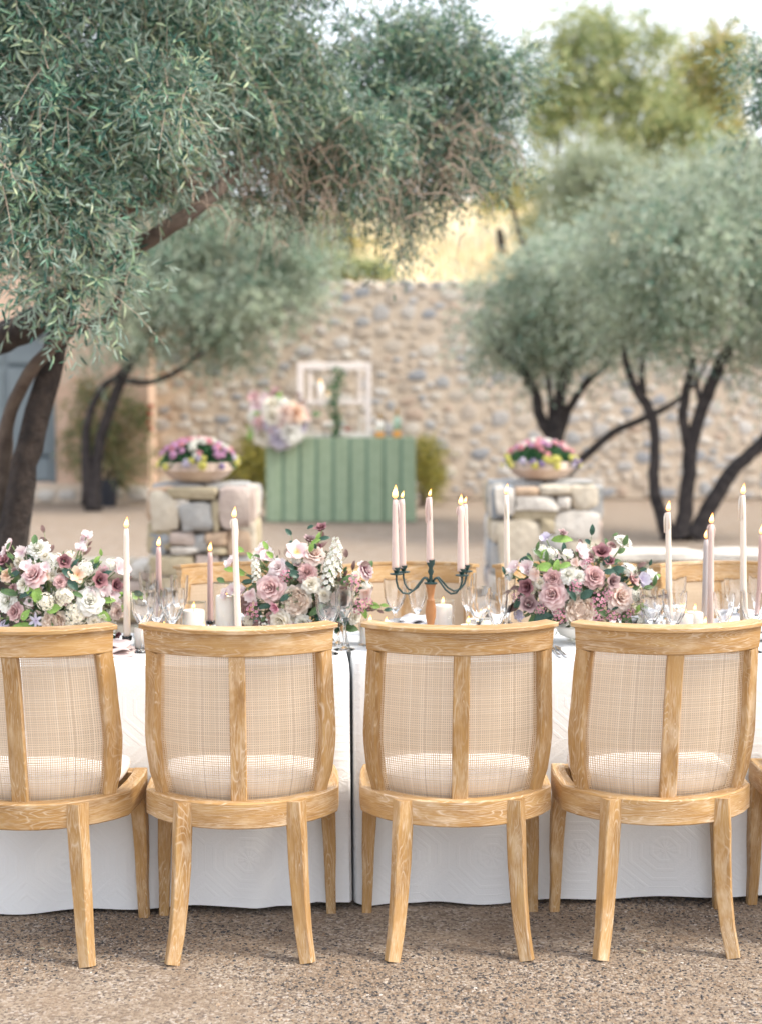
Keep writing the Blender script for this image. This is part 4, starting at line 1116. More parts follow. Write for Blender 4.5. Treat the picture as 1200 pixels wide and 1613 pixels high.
# ------------------------------------------------------------------ stones
def stone_mat(name, cols, sc=6):
    t = NT(name); co = t.coord('Object')
    oi = t.new('ShaderNodeObjectInfo'); g = t.new('ShaderNodeNewGeometry')
    r = t.math('FRACT', t.math('ADD', oi.outputs['Random'], g.outputs['Random Per Island']))
    n = len(cols)
    c = t.ramp(r, [((i + .5) / n, k) for i, k in enumerate(cols)], 'CONSTANT' if n > 4 else 'LINEAR')
    nz = t.noise(co, sc, 6, .65)
    c = t.mix(1.0, c, t.ramp(nz, [(.25, .72), (.75, 1.2)]), 'MULTIPLY')
    t.col(c); t.rough(.9); t.bump(t.noise(co, sc * 4, 6, .7), .6, .02)
    return t.m
WALLST = stone_mat('field_stones', [(.56, .52, .47), (.47, .45, .43), (.58, .53, .46), (.40, .40, .40), (.53, .45, .36), (.63, .60, .56), (.50, .42, .34), (.46, .45, .44), (.57, .50, .42), (.34, .35, .37), (.54, .48, .41), (.48, .37, .29), (.60, .56, .50), (.52, .45, .38)])
MORT = simple('sandy_mortar', (.55, .45, .345), (.64, .54, .43), 5, .95, .8, 30, .02)
def rock_mesh(sd, m):
    """unit lump, x z outline, front at -y"""
    rr = random.Random(sd); mb = MB(); n = 9
    ang = [2 * PI * (k + rr.uniform(-.28, .28)) / n for k in range(n)]; rad = [rr.uniform(.72, 1.12) for _ in range(n)]
    for (s, y) in ((1.0, .5), (1.0, -.05), (.86, -.36), (.45, -.5)):
        for a, q in zip(ang, rad):
            e = 1 / max(abs(math.cos(a)) ** 1.0, abs(math.sin(a)) ** 1.0) ** .45
            mb.v.append((.5 * s * q * math.cos(a) * e, y + rr.uniform(-.05, .05), .5 * s * q * math.sin(a) * e))
    for i in range(3):
        for k in range(n):
            k2 = (k + 1) % n; mb.face([i * n + k, i * n + k2, (i + 1) * n + k2, (i + 1) * n + k])
    mb.face([3 * n + k for k in range(n)])
    return mb, mb.mesh('stone', m, angle=45)
ROCKS = [rock_mesh(100 + k, WALLST) for k in range(10)]
def scatter_stones(W, H, rmax, rmin, tries, seed, gap=.008):
    rg = np.random.default_rng(seed); X, Z, A, B = [], [], [], []
    for s in range(tries):
        f = (s / tries) ** .55; a = (rmax * (1 - f) + rmin * f) * rg.uniform(.75, 1.2); b = a * rg.uniform(.5, .95)
        x, z = rg.uniform(a, W - a), rg.uniform(b * .9, H - b * .9)
        if X:
            dx = np.abs(np.array(X) - x) / (np.array(A) + a + gap); dz = np.abs(np.array(Z) - z) / (np.array(B) + b + gap)
            if np.any(dx ** 2.3 + dz ** 2.3 < .9): continue
        X.append(x); Z.append(z); A.append(a); B.append(b)
    return list(zip(X, Z, A, B))
def stone_wall(name, label, origin, W, H, D, cat, rotz=0, rmax=.2, rmin=.05, tries=9000, seed=3, keep=300, visx=None, bulge=.05, capst=True):
    t = thing(name, label, cat, origin, rotz)
    mb = MB(); mb.box((W / 2, D / 2, H / 2), (W, D, H), bev=.03); part('mortar', mb.mesh('mortar', MORT, False), None, t)
    st = scatter_stones(W, H, rmax, rmin, tries, seed)
    vis = lambda s: visx is None or visx[0] < s[0] < visx[1]
    st.sort(key=lambda s: -(s[2] * s[3]) * (1 if vis(s) else .01))
    rr = random.Random(seed); far = MB()
    for i, (x, z, a, b) in enumerate(st):
        dy = rr.uniform(.7, 1.3) * bulge * 2; rk = ROCKS[rr.randrange(10)]; ry = rr.uniform(-.12, .12); fl = rr.choice((-1, 1))
        if i < keep:
            part('stone', rk[1], None, t, (x, 0, z), (0, ry, 0), (2 * a * fl, dy, 2 * b))
        else:
            M = Matrix.Rotation(ry, 3, 'Y'); n0 = len(far.v)
            far.v += [tuple(Vector((x, 0, z)) + M @ Vector((v[0] * 2 * a, v[1] * dy, v[2] * 2 * b))) for v in rk[0].v]
            for f in rk[0].f: far.face([n0 + q for q in f])
    if far.v: part('small_stones', far.mesh('small_stones', WALLST), None, t, kind='stuff')
    if capst:
        x = .1
        capm = MB()
        while x < W - .2:
            w = rr.uniform(.2, .45); h = rr.uniform(.08, .18)
            rk = ROCKS[rr.randrange(10)]; n0 = len(capm.v)
            capm.v += [(x + w / 2 + v[0] * w, D / 2 + v[1] * D * 1.1, H + v[2] * h) for v in rk[0].v]
            for f in rk[0].f: capm.face([n0 + q for q in f])
            x += w * .95
        part('top_stones', capm.mesh('top_stones', WALLST), None, t, kind='stuff')
    return t
WY = 22.9
wx0 = XY(236, WY)
wh = P(600, 446, WY).z
stone_wall('stone_wall', 'high rubble stone retaining wall of pale and blue grey stones behind the bar', (wx0, WY, 0), 15.5, wh, .5, 'wall', tries=14000, visx=(0, 9.7), seed=5, rmax=.15, rmin=.045, bulge=.022)

# pillars
STC = {n: simple('pillar_stone_' + n, a, b, 4, .9, .8, 18, .02) for n, a, b in (
    ('beige', (.50, .44, .34), (.66, .59, .48)), ('grey', (.30, .31, .31), (.46, .45, .43)), ('white', (.56, .52, .46), (.70, .66, .60)), ('rust', (.40, .27, .18), (.56, .42, .30)), ('ochre', (.36, .30, .19), (.50, .43, .30)), ('slate', (.17, .20, .24), (.34, .36, .38)), ('pink', (.42, .33, .29), (.56, .47, .41)))}
DARKM = simple('deep_mortar', (.10, .08, .065), (.20, .16, .13), 9, .95, .8, 30, .02)
def block_stone(w, d, h, sd, ir=.12):
    """rounded irregular block with a rough face"""
    rr = random.Random(sd); mb = MB(); N = 4
    idx = {}
    off = Vector((rr.uniform(0, 50), rr.uniform(0, 50), rr.uniform(0, 50)))
    from mathutils import noise as mn
    shear = rr.uniform(-ir, ir); taper_ = rr.uniform(-ir, ir)
    def vert(i, j, k):
        key = (i, j, k)
        if key not in idx:
            p = Vector((i / N * 2 - 1, j / N * 2 - 1, k / N * 2 - 1))
            e = 9.0; l = (abs(p.x) ** e + abs(p.y) ** e + abs(p.z) ** e) ** (1 / e)
            p = p / l
            p *= 1 + .16 * mn.noise(p * 1.2 + off) + .07 * mn.noise(p * 3.1 + off)
            p.x *= 1 + taper_ * p.z; p.x += shear * p.z * .6
            idx[key] = len(mb.v); mb.v.append((p.x * w / 2, p.y * d / 2, p.z * h / 2))
        return idx[key]
    for a in range(N):
        for b in range(N):
            for q in ((lambda s: [vert(s, a, b), vert(s, a + 1, b), vert(s, a + 1, b + 1), vert(s, a, b + 1)]), (lambda s: [vert(a, s, b), vert(a, s, b + 1), vert(a + 1, s, b + 1), vert(a + 1, s, b)]), (lambda s: [vert(a, b, s), vert(a + 1, b, s), vert(a + 1, b + 1, s), vert(a, b + 1, s)])):
                mb.face(q(N)); mb.face(q(0)[::-1])
    return mb
def stone_pillar(label, px0, px1, pytop, Y, stones, depth, seed, rot=0):
    k = FPX / Y; x0, x1 = P(px0, 850, Y).x, P(px1, 850, Y).x; H = P(600, pytop, Y).z
    cxp = (x0 + x1) / 2; W = x1 - x0
    t = thing('stone_pillar', label, 'pillar', (cxp, Y + depth / 2, 0), rot)
    mb = MB(); mb.box((0, 0, H / 2 - .01), (W - .07, depth - .07, H - .03), bev=.02); part('mortar', mb.mesh('mortar', DARKM, False), None, t)
    rr = random.Random(seed)
    lo = 1e9
    for n, (a, b, c, d, col_) in enumerate(stones):
        p, q = P(a, c, Y), P(b, d, Y); w, h = q.x - p.x, p.z - q.z
        lo = min(lo, q.z)
        me = block_stone(w * 1.0, .20, h * 1.0, seed * 50 + n).mesh('stone', STC[col_], angle=60)
        part('stone', me, None, t, ((p.x + q.x) / 2 - cxp, -depth / 2 + .085 + rr.uniform(-.015, .01), (p.z + q.z) / 2))
    # the courses below the table line, the sides, the back
    cols = list(STC)
    def course(z0, z1, axis, sgn):
        s = -(W if axis == 'x' else depth) / 2; E = -s
        while s < E - .04:
            w = min(rr.uniform(.14, .34), E - s)
            if E - s - w < .08: w = E - s
            zz = (z0 + z1) / 2; me = block_stone(w * .97, .16, (z1 - z0) * .96, rr.randrange(9999)).mesh('stone', STC[rr.choice(cols)], angle=60)
            if axis == 'x': part('stone', me, None, t, (s + w / 2, sgn * (depth / 2 - .065), zz), (0, 0, PI if sgn > 0 else 0))
            else: part('stone', me, None, t, (sgn * (W / 2 - .06), s + w / 2, zz), (0, 0, PI / 2 * sgn))
            s += w
    z = 0.0
    while z < lo - .06:
        h = min(rr.uniform(.13, .22), lo - z); h = lo - z if lo - z - h < .07 else h
        course(z, z + h, 'x', -1); z += h
    z = 0.0
    while z < H - .05:
        h = min(rr.uniform(.15, .26), H - z); h = H - z if H - z - h < .09 else h
        course(z, z + h, 'y', 1); course(z, z + h, 'y', -1); course(z, z + h, 'x', 1); z += h
    for (qx, qy, w, d) in ((-.25, .05, .5, .62), (.24, .03, .46, .6)):
        me = block_stone(W * w, depth * d, .07, rr.randrange(999)).mesh('stone', STC[rr.choice(['grey', 'beige'])], angle=60)
        part('stone', me, None, t, (W * qx, depth * qy, H - .02))
    return t, H, cxp
S1 = [(236, 284, 772, 838, 'beige'), (266, 343, 769, 787, 'ochre'), (274, 299, 787, 802, 'white'), (283, 336, 791, 838, 'grey'), (345, 396, 769, 833, 'pink'), (334, 347, 788, 838, 'ochre'), (236, 266, 840, 874, 'slate'), (267, 308, 838, 860, 'pink'), (305, 326, 842, 871, 'grey'), (324, 359, 838, 861, 'rust'),
      (359, 396, 834, 876, 'rust'), (268, 312, 862, 873, 'white'), (326, 358, 862, 874, 'ochre'), (236, 307, 875, 906, 'ochre'), (308, 346, 874, 906, 'pink'), (346, 396, 877, 906, 'grey')]
PY1 = 9.2
p1, H1, X1 = stone_pillar('left gate pillar of stacked field stones carrying a flower bowl', 236, 396, 768, PY1, S1, .62, 4)
S2 = [(780, 811, 768, 812, 'white'), (811, 851, 768, 781, 'rust'), (850, 901, 765, 780, 'beige'), (900, 944, 766, 803, 'beige'), (811, 877, 782, 804, 'white'), (878, 898, 782, 803, 'white'), (803, 876, 804, 819, 'ochre'), (850, 873, 816, 842, 'ochre'), (873, 945, 805, 850, 'white'), (783, 851, 819, 898, 'beige'), (851, 890, 843, 870, 'grey'), (890, 945, 851, 880, 'beige'), (851, 945, 872, 900, 'white')]
PY2 = 10.2
p2, H2, X2 = stone_pillar('right gate pillar of stacked pale stones carrying a flower bowl', 779, 945, 765, PY2, S2, .8, 9, R(-0))
def low_wall(label, xa, xb, Y, h, d, seed):
    t = thing('low_stone_wall', label, 'wall', (xa, Y, 0))
    W = xb - xa; mb = MB(); mb.box((W / 2, d / 2, h / 2 - .02), (W, d - .06, h - .05), bev=.02); part('mortar', mb.mesh('mortar', DARKM, False), None, t)
    rr = random.Random(seed); cols = list(STC)
    z = 0
    while z < h - .03:
        hh = .14 if h - z > .2 else h - z; s = 0; top = z + hh > h - .02
        while s < W:
            w = rr.uniform(.55, .95) if top else rr.uniform(.2, .45)
            if s + w > W - .12: w = W - s
            for fy, dd in ((d / 2, d * 1.02),):
                me = block_stone(w * .98, dd, hh * .97, rr.randrange(9999)).mesh('stone', STC[rr.choice(['beige', 'white', 'beige'] if top else ['beige', 'ochre', 'grey', 'pink', 'beige'])], angle=60)
                part('stone', me, None, t, (s + w / 2, fy, z + hh / 2))
            s += w
        z += hh
low_wall('low seat height stone wall running left from the left pillar', X1 - 3.4, X1 - .34, PY1 + .1, .53, .4, 3)
low_wall('low seat height stone wall with pale capping running right from the right pillar', X2 + .38, X2 + 4.2, PY2 + .1, .49, .42, 8)

# planters
TERRA = simple('weathered_terracotta', (.52, .38, .30), (.68, .55, .46), 5, .9, .5, 30, .01)
def planter(px, pybot, pytop, Y, r, label, label2, seed, zb):
    x = XY(px, Y, zb); H = P(px, pytop, Y).z - zb
    o = thing('terracotta_bowl', label, 'planter', (x, Y, zb + .02), 0, 'terracotta bowls on the gate pillars')
    H -= .02
    mb = MB(); mb.lathe([(r * .42, 0), (r * .62, H * .08), (r * .86, H * .33), (r * .97, H * .58), (r * 1.0, H * .60), (r * .985, H * .66), (r * 1.0, H * .95), (r * .99, H), (r * .93, H), (r * .9, H * .8), (0, H * .78)], 40)
    part('bowl', mb.mesh('bowl', TERRA, angle=40), None, o)
    t = thing('bedding_flowers', label2, 'flowers', (x, Y, zb + .02 + H * .8), 0)
    rr = random.Random(seed); n = 5200; rg = np.random.default_rng(seed)
    a = rg.normal(0, 1, (n, 3)); a[:, 2] = np.abs(a[:, 2]); a = unit(a) * rg.random((n, 1)) ** .3
    C = a * np.array([r * .98, r * .92, r * .55]) + np.array([0, 0, 0])
    L = rg.uniform(.02, .04, n); V, F = leaf_geo(C, a + rg.normal(0, .6, (n, 3)), unit(rg.normal(0, 1, (n, 3)) + np.array([0, -.3, .8])), L, L * .6)
    part('foliage', np_mesh('foliage', V, F, GLEAF), None, t, kind='stuff')
    for k in range(110):
        az, el = rr.uniform(-PI, PI), rr.uniform(.02, 1.45) ** 1.0
        d = Vector((math.cos(az) * math.cos(el), math.sin(az) * math.cos(el), math.sin(el)))
        if d.y > .45: continue
        c = Vector((d.x * r * 1.1, d.y * r * 1.04, d.z * r * .74))
        if el < .42: colr = rr.choice(['yellow', 'yellow', 'yellow', 'violet', 'lilac', 'yellow']); c.z -= .01; c.x *= 1.06
        elif d.x < -.15: colr = rr.choice(['orchid', 'orchid', 'hot', 'orchid', 'hot'])
        elif d.x < .5: colr = rr.choice(['white', 'white', 'white', 'hot'])
        else: colr = rr.choice(['hot', 'hot', 'orchid', 'white'])
        if seed % 2 == 0 and el > .42: colr = rr.choice(['orchid', 'hot', 'white', 'hot']) if el > .75 else rr.choice(['hot', 'white']) 
        if seed % 2 == 0 and .42 < el < .7 and rr.random() < .5: continue
        q = part('blossom', bloom('lilac_cluster', colr, k % 2), None, t, c, None, rr.uniform(.05, .072)); orient(q, d + Vector((0, -.3, .1)), rr.uniform(0, 6))
GLEAF = leaf_mat('bedding_leaves', [(.02, .09, .04), (.04, .14, .06), (.08, .20, .08), (.12, .25, .08)], None, .2)
planter(312, 768, 727, PY1 + .30, .232, 'round terracotta bowl on the left stone pillar', 'dome of pink, white and yellow flowers filling the bowl on the left pillar', 3, H1)
planter(852, 765, 726, PY2 + .36, .238, 'round terracotta bowl on the right stone pillar', 'mound of pink flowers and dark leaves filling the bowl on the right pillar', 4, H2)

# ------------------------------------------------------------------ stucco building with blue grey door
STUC = simple('peach_stucco', (.60, .42, .31), (.68, .50, .38), 2.5, .95, .3, 60, .01)
BLUE = simple('blue_grey_paint', (.16, .20, .22), (.19, .23, .25), 4, .6, .1, 60, .004)
BLUED = simple('dark_blue_paint', (.05, .075, .09), None, 4, .6)
BY = 22.2
bx1 = XY(236, BY); bx0 = bx1 - 7.5
b = thing('stucco_building', 'peach stucco building with a blue grey door on a stone footing, left', 'building', (bx0, BY, 0))
dx0, dx1 = XY(-60, BY) - bx0, XY(82, BY) - bx0
zd0, zd1 = P(40, 760, BY).z, P(40, 527, BY).z
Wb, Hb = 7.5, 4.3
mb = MB()
mb.box((dx0 / 2, 1.5, Hb / 2), (dx0, 3, Hb)); mb.box(((dx1 + Wb) / 2, 1.5, Hb / 2), (Wb - dx1, 3, Hb)); mb.box(((dx0 + dx1) / 2, 1.5, (zd1 + Hb) / 2), (dx1 - dx0, 3, Hb - zd1)); mb.box(((dx0 + dx1) / 2, 1.5, zd0 / 2), (dx1 - dx0, 3, zd0))
part('wall', mb.mesh('wall', STUC, False), None, b)
mb = MB(); mb.box((Wb / 2, 1.5, Hb + .06), (Wb + .16, 3.16, .12), bev=.02); part('roof', mb.mesh('roof', simple('roof_edge', (.45, .30, .22), None, 4, .9), False), None, b)
cx_ = (dx0 + dx1) / 2; w = dx1 - dx0
mb = MB(); mb.box((cx_, .10, (zd0 + zd1) / 2), (w - .01, .05, zd1 - zd0 - .01)); door = part('door', mb.mesh('door', BLUE, False), None, b)
for (pa, pb) in ((530, 573), (578, 716), (722, 757)):
    za, zb_ = P(40, pb, BY).z, P(40, pa, BY).z
    for s in (-1, 1):
        mb = MB(); mb.box((cx_ + s * w / 4, .058, (za + zb_) / 2), (w / 2 - .07, .03, zb_ - za - .01), bev=.01); part('door_panel', mb.mesh('door_panel', BLUE, False), None, door)
for pz in (575.5, 719):
    mb = MB(); mb.box((cx_ + w * .26, .062, P(40, pz, BY).z), (w * .46, .025, .035), bev=.004); part('hinge_strap', mb.mesh('hinge_strap', BLUED, False), None, door)
mb = MB()
for (a, c_, ww, hh) in ((cx_, zd1 + .03, w + .14, .06),): mb.box((a, .0, c_), (ww, .08, hh), bev=.008)
for s in (-1, 1): mb.box((cx_ + s * (w / 2 + .035), .0, (zd0 + zd1) / 2), (.07, .08, zd1 - zd0), bev=.008)
part('door_frame', mb.mesh('door_frame', BLUE, False), None, b)
rr = random.Random(6); s = Wb - 5.0
zp = P(40, 762, BY).z
mb = MB(); mb.box((Wb / 2, -.04, zp / 2), (Wb, .1, zp - .004), bev=.01); part('footing', mb.mesh('footing', MORT, False), None, b)
while s < Wb - .25:
    w_ = rr.uniform(.18, .42); z = zp * rr.uniform(.35, .65)
    part('stone', ROCKS[rr.randrange(10)][1], None, b, (s + w_ / 2, -.09, z), (0, rr.uniform(-.1, .1), 0), (w_, .09, zp * rr.uniform(.5, .8)))
    s += w_ + .03

# ------------------------------------------------------------------ trees
def crown_geo(clumps, n_twig, per, tl, ll, lw, droop=.5, hexa=True, seed=1, bias=.33, upd=.0):
    """clumps (x,y,z,rx,ry,rz); twigs grow outward through them and carry paired leaves"""
    rg = np.random.default_rng(seed); cl = np.array(clumps, float)
    kids = []
    for c in cl:
        kids.append(np.concatenate([c[:3], c[3:] * .42]))
        for q in range(8):
            e = unit(rg.normal(0, 1, (1, 3)))[0]; s_ = rg.uniform(.18, .40); kids.append(np.concatenate([c[:3] + e * c[3:] * (1.02 - s_ * .55), c[3:] * s_]))
    cl = np.array(kids)
    vol = (cl[:, 3] * cl[:, 5]) ** 1.0 * np.sqrt(cl[:, 4]); pr = vol / vol.sum()
    idx = rg.choice(len(cl), n_twig, p=pr); a = unit(rg.normal(0, 1, (n_twig, 3))); r = rg.random(n_twig) ** bias
    B = cl[idx, :3] + a * r[:, None] * cl[idx, 3:6] * .92
    # break the surface into tufts
    tuft = unit(rg.normal(0, 1, (n_twig, 3)))
    d = unit(a * .8 + tuft * .9 + np.array([0, 0, upd - droop * .45])[None])
    T = tl * rg.uniform(.5, 1.3, n_twig)
    mid = B + d * T[:, None] * .5; end = B + d * T[:, None] - np.array([0, 0, droop * .45])[None] * T[:, None]
    Cs, Ds, Ns = [], [], []
    side = unit(np.cross(d, unit(rg.normal(0, 1, (n_twig, 3)))))
    other = np.cross(d, side)
    for k in range(per):
        t = (k + .7) / per; p = B * (1 - t) ** 2 + 2 * mid * t * (1 - t) + end * t * t
        tg = unit(2 * (1 - t) * (mid - B) + 2 * t * (end - mid))
        s = (side if (k // 2) % 2 else other) * (1 if k % 2 else -1)
        sp = .85 if k < per - 1 else .1
        Cs.append(p); Ds.append(tg * .75 + s * sp + rg.normal(0, .22, (n_twig, 3))); Ns.append(unit(tg + rg.normal(0, .8, (n_twig, 3)) + np.array([0, 0, .5])))
    C, D, N = np.concatenate(Cs), np.concatenate(Ds), np.concatenate(Ns)
    L = ll * rg.uniform(.6, 1.25, len(C)); W = lw * rg.uniform(.75, 1.2, len(C))
    V, F = leaf_geo(C, D, N, L, W, .2, hexa)
    return V, F, (B, mid, end)
def twig_geo(tw, sel, r=.0016):
    B, M, E = [q[sel] for q in tw]; n = len(B)
    V, F = [], []
    off = [np.array([1, 0, .2]), np.array([-.5, .8, -.1]), np.array([-.5, -.8, 0])]
    for j, (p, k) in enumerate(((B, 1.6), (.25 * B + .5 * M + .25 * E, 1.1), (E, .5))):
        for q in off: V.append(p + q[None] * r * k)
    V = np.stack(V, 1).reshape(-1, 3); b = np.arange(n)[:, None] * 9; f = []
    for j in range(2):
        for i in range(3): f.append([j * 3 + i, j * 3 + (i + 1) % 3, (j + 1) * 3 + (i + 1) % 3, (j + 1) * 3 + i])
    F = (b[:, None, :] + np.array(f)[None]).reshape(-1, 4)
    return V, F
def CP(px, py, Y, rx, ry, rd):
    p = P(px, py, Y); k = FPX / Y; return (p.x, p.y, p.z, rx / k, rd, ry / k)
def limb(pts, r, seed, seg=12, rough=.18, sub=4):
    """Catmull-Rom through world points"""
    P_ = [Vector(p) for p in pts]; P_ = [P_[0] * 2 - P_[1]] + P_ + [P_[-1] * 2 - P_[-2]]; out, rad = [], []
    rr = random.Random(seed)
    for i in range(1, len(P_) - 2):
        for k in range(sub):
            t = k / sub; a, b_, c, d = P_[i - 1], P_[i], P_[i + 1], P_[i + 2]
            q = .5 * ((2 * b_) + (c - a) * t + (2 * a - 5 * b_ + 4 * c - d) * t * t + (-a + 3 * b_ - 3 * c + d) * t ** 3)
            rk = r[i - 1] * (1 - t) + r[i] * t
            out.append(q + Vector([rr.uniform(-1, 1) * rk * .12 for _ in range(3)])); rad.append(rk)
    out.append(P_[-2]); rad.append(r[-1])
    mb = MB(); mb.tube(out, rad, seg, rough, seed=seed); return mb
def tree(name, label, base, limbs, clumps, leafm_, barkm, n_twig, per, tl, ll, lw, droop=.5, hexa=True, seed=1, twigs=True, group=None, bias=.33, extra=None):
    t = thing(name, label, 'tree', base, 0, group); B = Vector(base)
    for i, (pts, r, m) in enumerate(limbs):
        part('trunk' if i == 0 else 'branch', limb([Vector(p) - B for p in pts], r, seed * 10 + i).mesh('branch', m or barkm), None, t)
    V, F, tw = crown_geo(clumps, n_twig, per, tl, ll, lw, droop, hexa, seed, bias)
    part('crown', np_mesh('crown', V - np.array(B)[None], F, leafm_), None, t, kind='stuff')
    if twigs:
        sel = np.arange(0, n_twig, 2); V, F = twig_geo(tw, sel); part('twigs', np_mesh('twigs', V - np.array(B)[None], F, TWIG), None, t, kind='stuff')
    return t
def LP(l): return [P(*q) for q in l]

# big olive hanging over the table from the left
Y0 = 7.4
tb = P(-5, 700, Y0); base = (P(8, 900, Y0).x - .03, Y0, 0)
limbs = [(([Vector(base)] + LP([(14, 900, Y0), (34, 760, Y0), (58, 650, Y0), (84, 550, Y0), (104, 480, Y0), (130, 400, 7.3), (150, 300, 7.2)])), [.13, .08, .068, .063, .06, .055, .048, .03], None),
         (LP([(-22, 1000, 7.55), (-10, 850, 7.5), (2, 740, 7.5), (12, 665, 7.45), (38, 600, 7.3), (78, 548, 7.2), (118, 518, 7.1), (160, 508, 7.0), (185, 478, 6.95), (200, 430, 6.9)]), [.10, .07, .05, .034, .031, .030, .028, .026, .02, .012], BARKP),
         (LP([(-180, 620, 7.6), (-90, 565, 7.4), (0, 535, 7.2), (42, 512, 7.1), (82, 485, 7.0), (130, 430, 6.9), (160, 380, 6.8)]), [.09, .08, .072, .066, .058, .045, .03], None),
         (LP([(118, 450, 7.2), (190, 408, 6.9), (240, 374, 6.8), (300, 336, 6.8), (345, 298, 6.9), (400, 235, 7.3), (500, 180, 8.0), (620, 170, 8.2)]), [.05, .042, .038, .034, .030, .026, .02, .012], BARKP),
         (LP([(110, 400, 7.1), (160, 345, 6.8), (215, 320, 6.7), (268, 297, 6.6), (305, 280, 6.6), (322, 235, 6.7), (380, 150, 7.1)]), [.045, .036, .032, .030, .027, .022, .012], BARKP),
         (LP([(130, 400, 7.3), (100, 250, 7.0), (80, 100, 6.8), (40, -60, 6.7)]), [.05, .035, .022, .01], None),
         (LP([(150, 300, 7.2), (230, 120, 7.2), (300, 0, 7.3)]), [.04, .026, .012], None)]
cl = [CP(40, 70, 6.2, 150, 120, .5), CP(50, 230, 6.0, 130, 110, .45), CP(45, 325, 5.8, 95, 75, .4), CP(130, 425, 6.0, 80, 70, .35), CP(190, 130, 6.0, 140, 140, .5), CP(150, 290, 6.0, 60, 80, .3), CP(310, 90, 7.0, 140, 120, .5), CP(330, 200, 7.9, 120, 70, .35),
      CP(440, 80, 7.4, 120, 85, .5), CP(480, 190, 7.6, 130, 90, .5), CP(590, 230, 8.0, 140, 110, .5), CP(640, 120, 8.2, 130, 80, .5), CP(730, 150, 8.4, 100, 90, .4), CP(755, 210, 8.5, 75, 60, .4), CP(635, 280, 8.3, 95, 60, .4), CP(550, 300, 8.1, 75, 40, .3), CP(630, 350, 8.3, 35, 32, .2), CP(250, 30, 7, 150, 90, .5), CP(430, 290, 7.8, 80, 35, .3), CP(700, 60, 8.4, 110, 50, .4), CP(800, 275, 8.4, 22, 16, .15),
      CP(-90, 120, 6.2, 150, 200, .6), CP(-80, 310, 6.2, 110, 110, .5), CP(150, -90, 6.0, 260, 110, .8), CP(430, -80, 7.4, 180, 70, .6), CP(215, 240, 7.9, 120, 80, .35), CP(135, 495, 6.0, 45, 22, .2)]
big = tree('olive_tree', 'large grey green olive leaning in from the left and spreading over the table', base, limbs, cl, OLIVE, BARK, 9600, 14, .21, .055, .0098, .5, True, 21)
# hanging bare twigs beneath its crown
rr = random.Random(3); mb = MB(); B = Vector(base)
for k in range(520):
    if k < 400: px, py, Y = rr.gauss(455, 85), rr.gauss(270, 42), rr.uniform(7.2, 8.1)
    else: px, py, Y = rr.gauss(700, 40), rr.gauss(240, 40), rr.uniform(7.9, 8.3)
    if k % 5 == 0: px, py, Y = rr.uniform(60, 330), rr.uniform(100, 330), rr.uniform(6.3, 7)
    p = P(px, py, Y) - B; L = rr.uniform(.12, .36); d = Vector((rr.uniform(-.7, .9), rr.uniform(-.5, .5), rr.uniform(-.3, .5))).normalized()
    pts = [p, p + d * L * .35 + Vector((0, 0, .01)), p + d * L * .6 + Vector((0, 0, -L * .25)), p + d * L * .62 + Vector((rr.uniform(-.04, .04), 0, -L * .7))]
    mb.tube(pts, [.0035, .0028, .002, .001], 4, cap=False)
part('dead_twigs', mb.mesh('dead_twigs', TWIG), None, big, kind='stuff')

# second olive, small, in front of the stucco wall
Y1 = 20.6; b1 = (XY(148, Y1), Y1, 0)
limbs = [([Vector(b1)] + LP([(150, 760, Y1), (156, 700, Y1), (172, 650, Y1), (190, 600, Y1), (215, 555, Y1), (245, 510, Y1), (270, 440, Y1)]), [.13, .085, .08, .078, .07, .06, .045, .02], None),
         (LP([(140, 795, Y1), (136, 700, Y1), (142, 650, Y1), (162, 610, Y1), (185, 592, Y1), (200, 570, Y1)]), [.10, .062, .055, .05, .045, .03], None),
         (LP([(190, 598, Y1), (230, 602, Y1), (270, 590, Y1), (310, 562, Y1), (350, 530, Y1)]), [.05, .04, .038, .032, .02], None),
         (LP([(240, 520, Y1), (300, 480, Y1), (380, 440, Y1)]), [.06, .05, .02], None)]
cl = [CP(300, 450, Y1, 130, 75, 1.0), CP(210, 520, Y1, 80, 42, .7), CP(390, 480, Y1, 90, 55, .9), CP(470, 420, Y1, 70, 60, .7), CP(350, 545, Y1, 60, 34, .5), CP(320, 360, Y1, 150, 90, 1.0), CP(200, 430, Y1, 90, 70, .8), CP(440, 350, Y1, 90, 60, .8), CP(140, 560, Y1, 30, 18, .3), CP(390, 555, Y1, 30, 22, .3)]
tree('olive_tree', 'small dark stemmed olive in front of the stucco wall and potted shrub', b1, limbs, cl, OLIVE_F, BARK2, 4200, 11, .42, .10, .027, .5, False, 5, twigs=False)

# third olive behind the right pillar
Y2 = 18.2; b2 = (XY(876, Y2), Y2, 0)
limbs = [([Vector(b2)] + LP([(876, 760, Y2), (874, 690, Y2), (880, 640, Y2), (888, 590, Y2), (905, 555, Y2), (920, 500, Y2)]), [.13, .12, .11, .075, .065, .055, .03], None),
         (LP([(872, 690, Y2), (852, 660, Y2), (840, 610, Y2), (815, 575, Y2), (790, 555, Y2), (770, 520, Y2)]), [.09, .07, .06, .055, .045, .02], None),
         (LP([(876, 700, Y2), (895, 645, Y2), (925, 600, Y2), (950, 580, Y2), (975, 540, Y2)]), [.07, .05, .045, .04, .02], None),
         (LP([(868, 680, Y2), (868, 640, Y2), (862, 590, Y2), (858, 550, Y2)]), [.05, .035, .03, .015], None),
         (LP([(890, 745, Y2), (920, 720, Y2), (965, 682, Y2), (1015, 658, Y2), (1060, 635, Y2), (1100, 600, Y2)]), [.08, .055, .05, .045, .035, .015], None)]
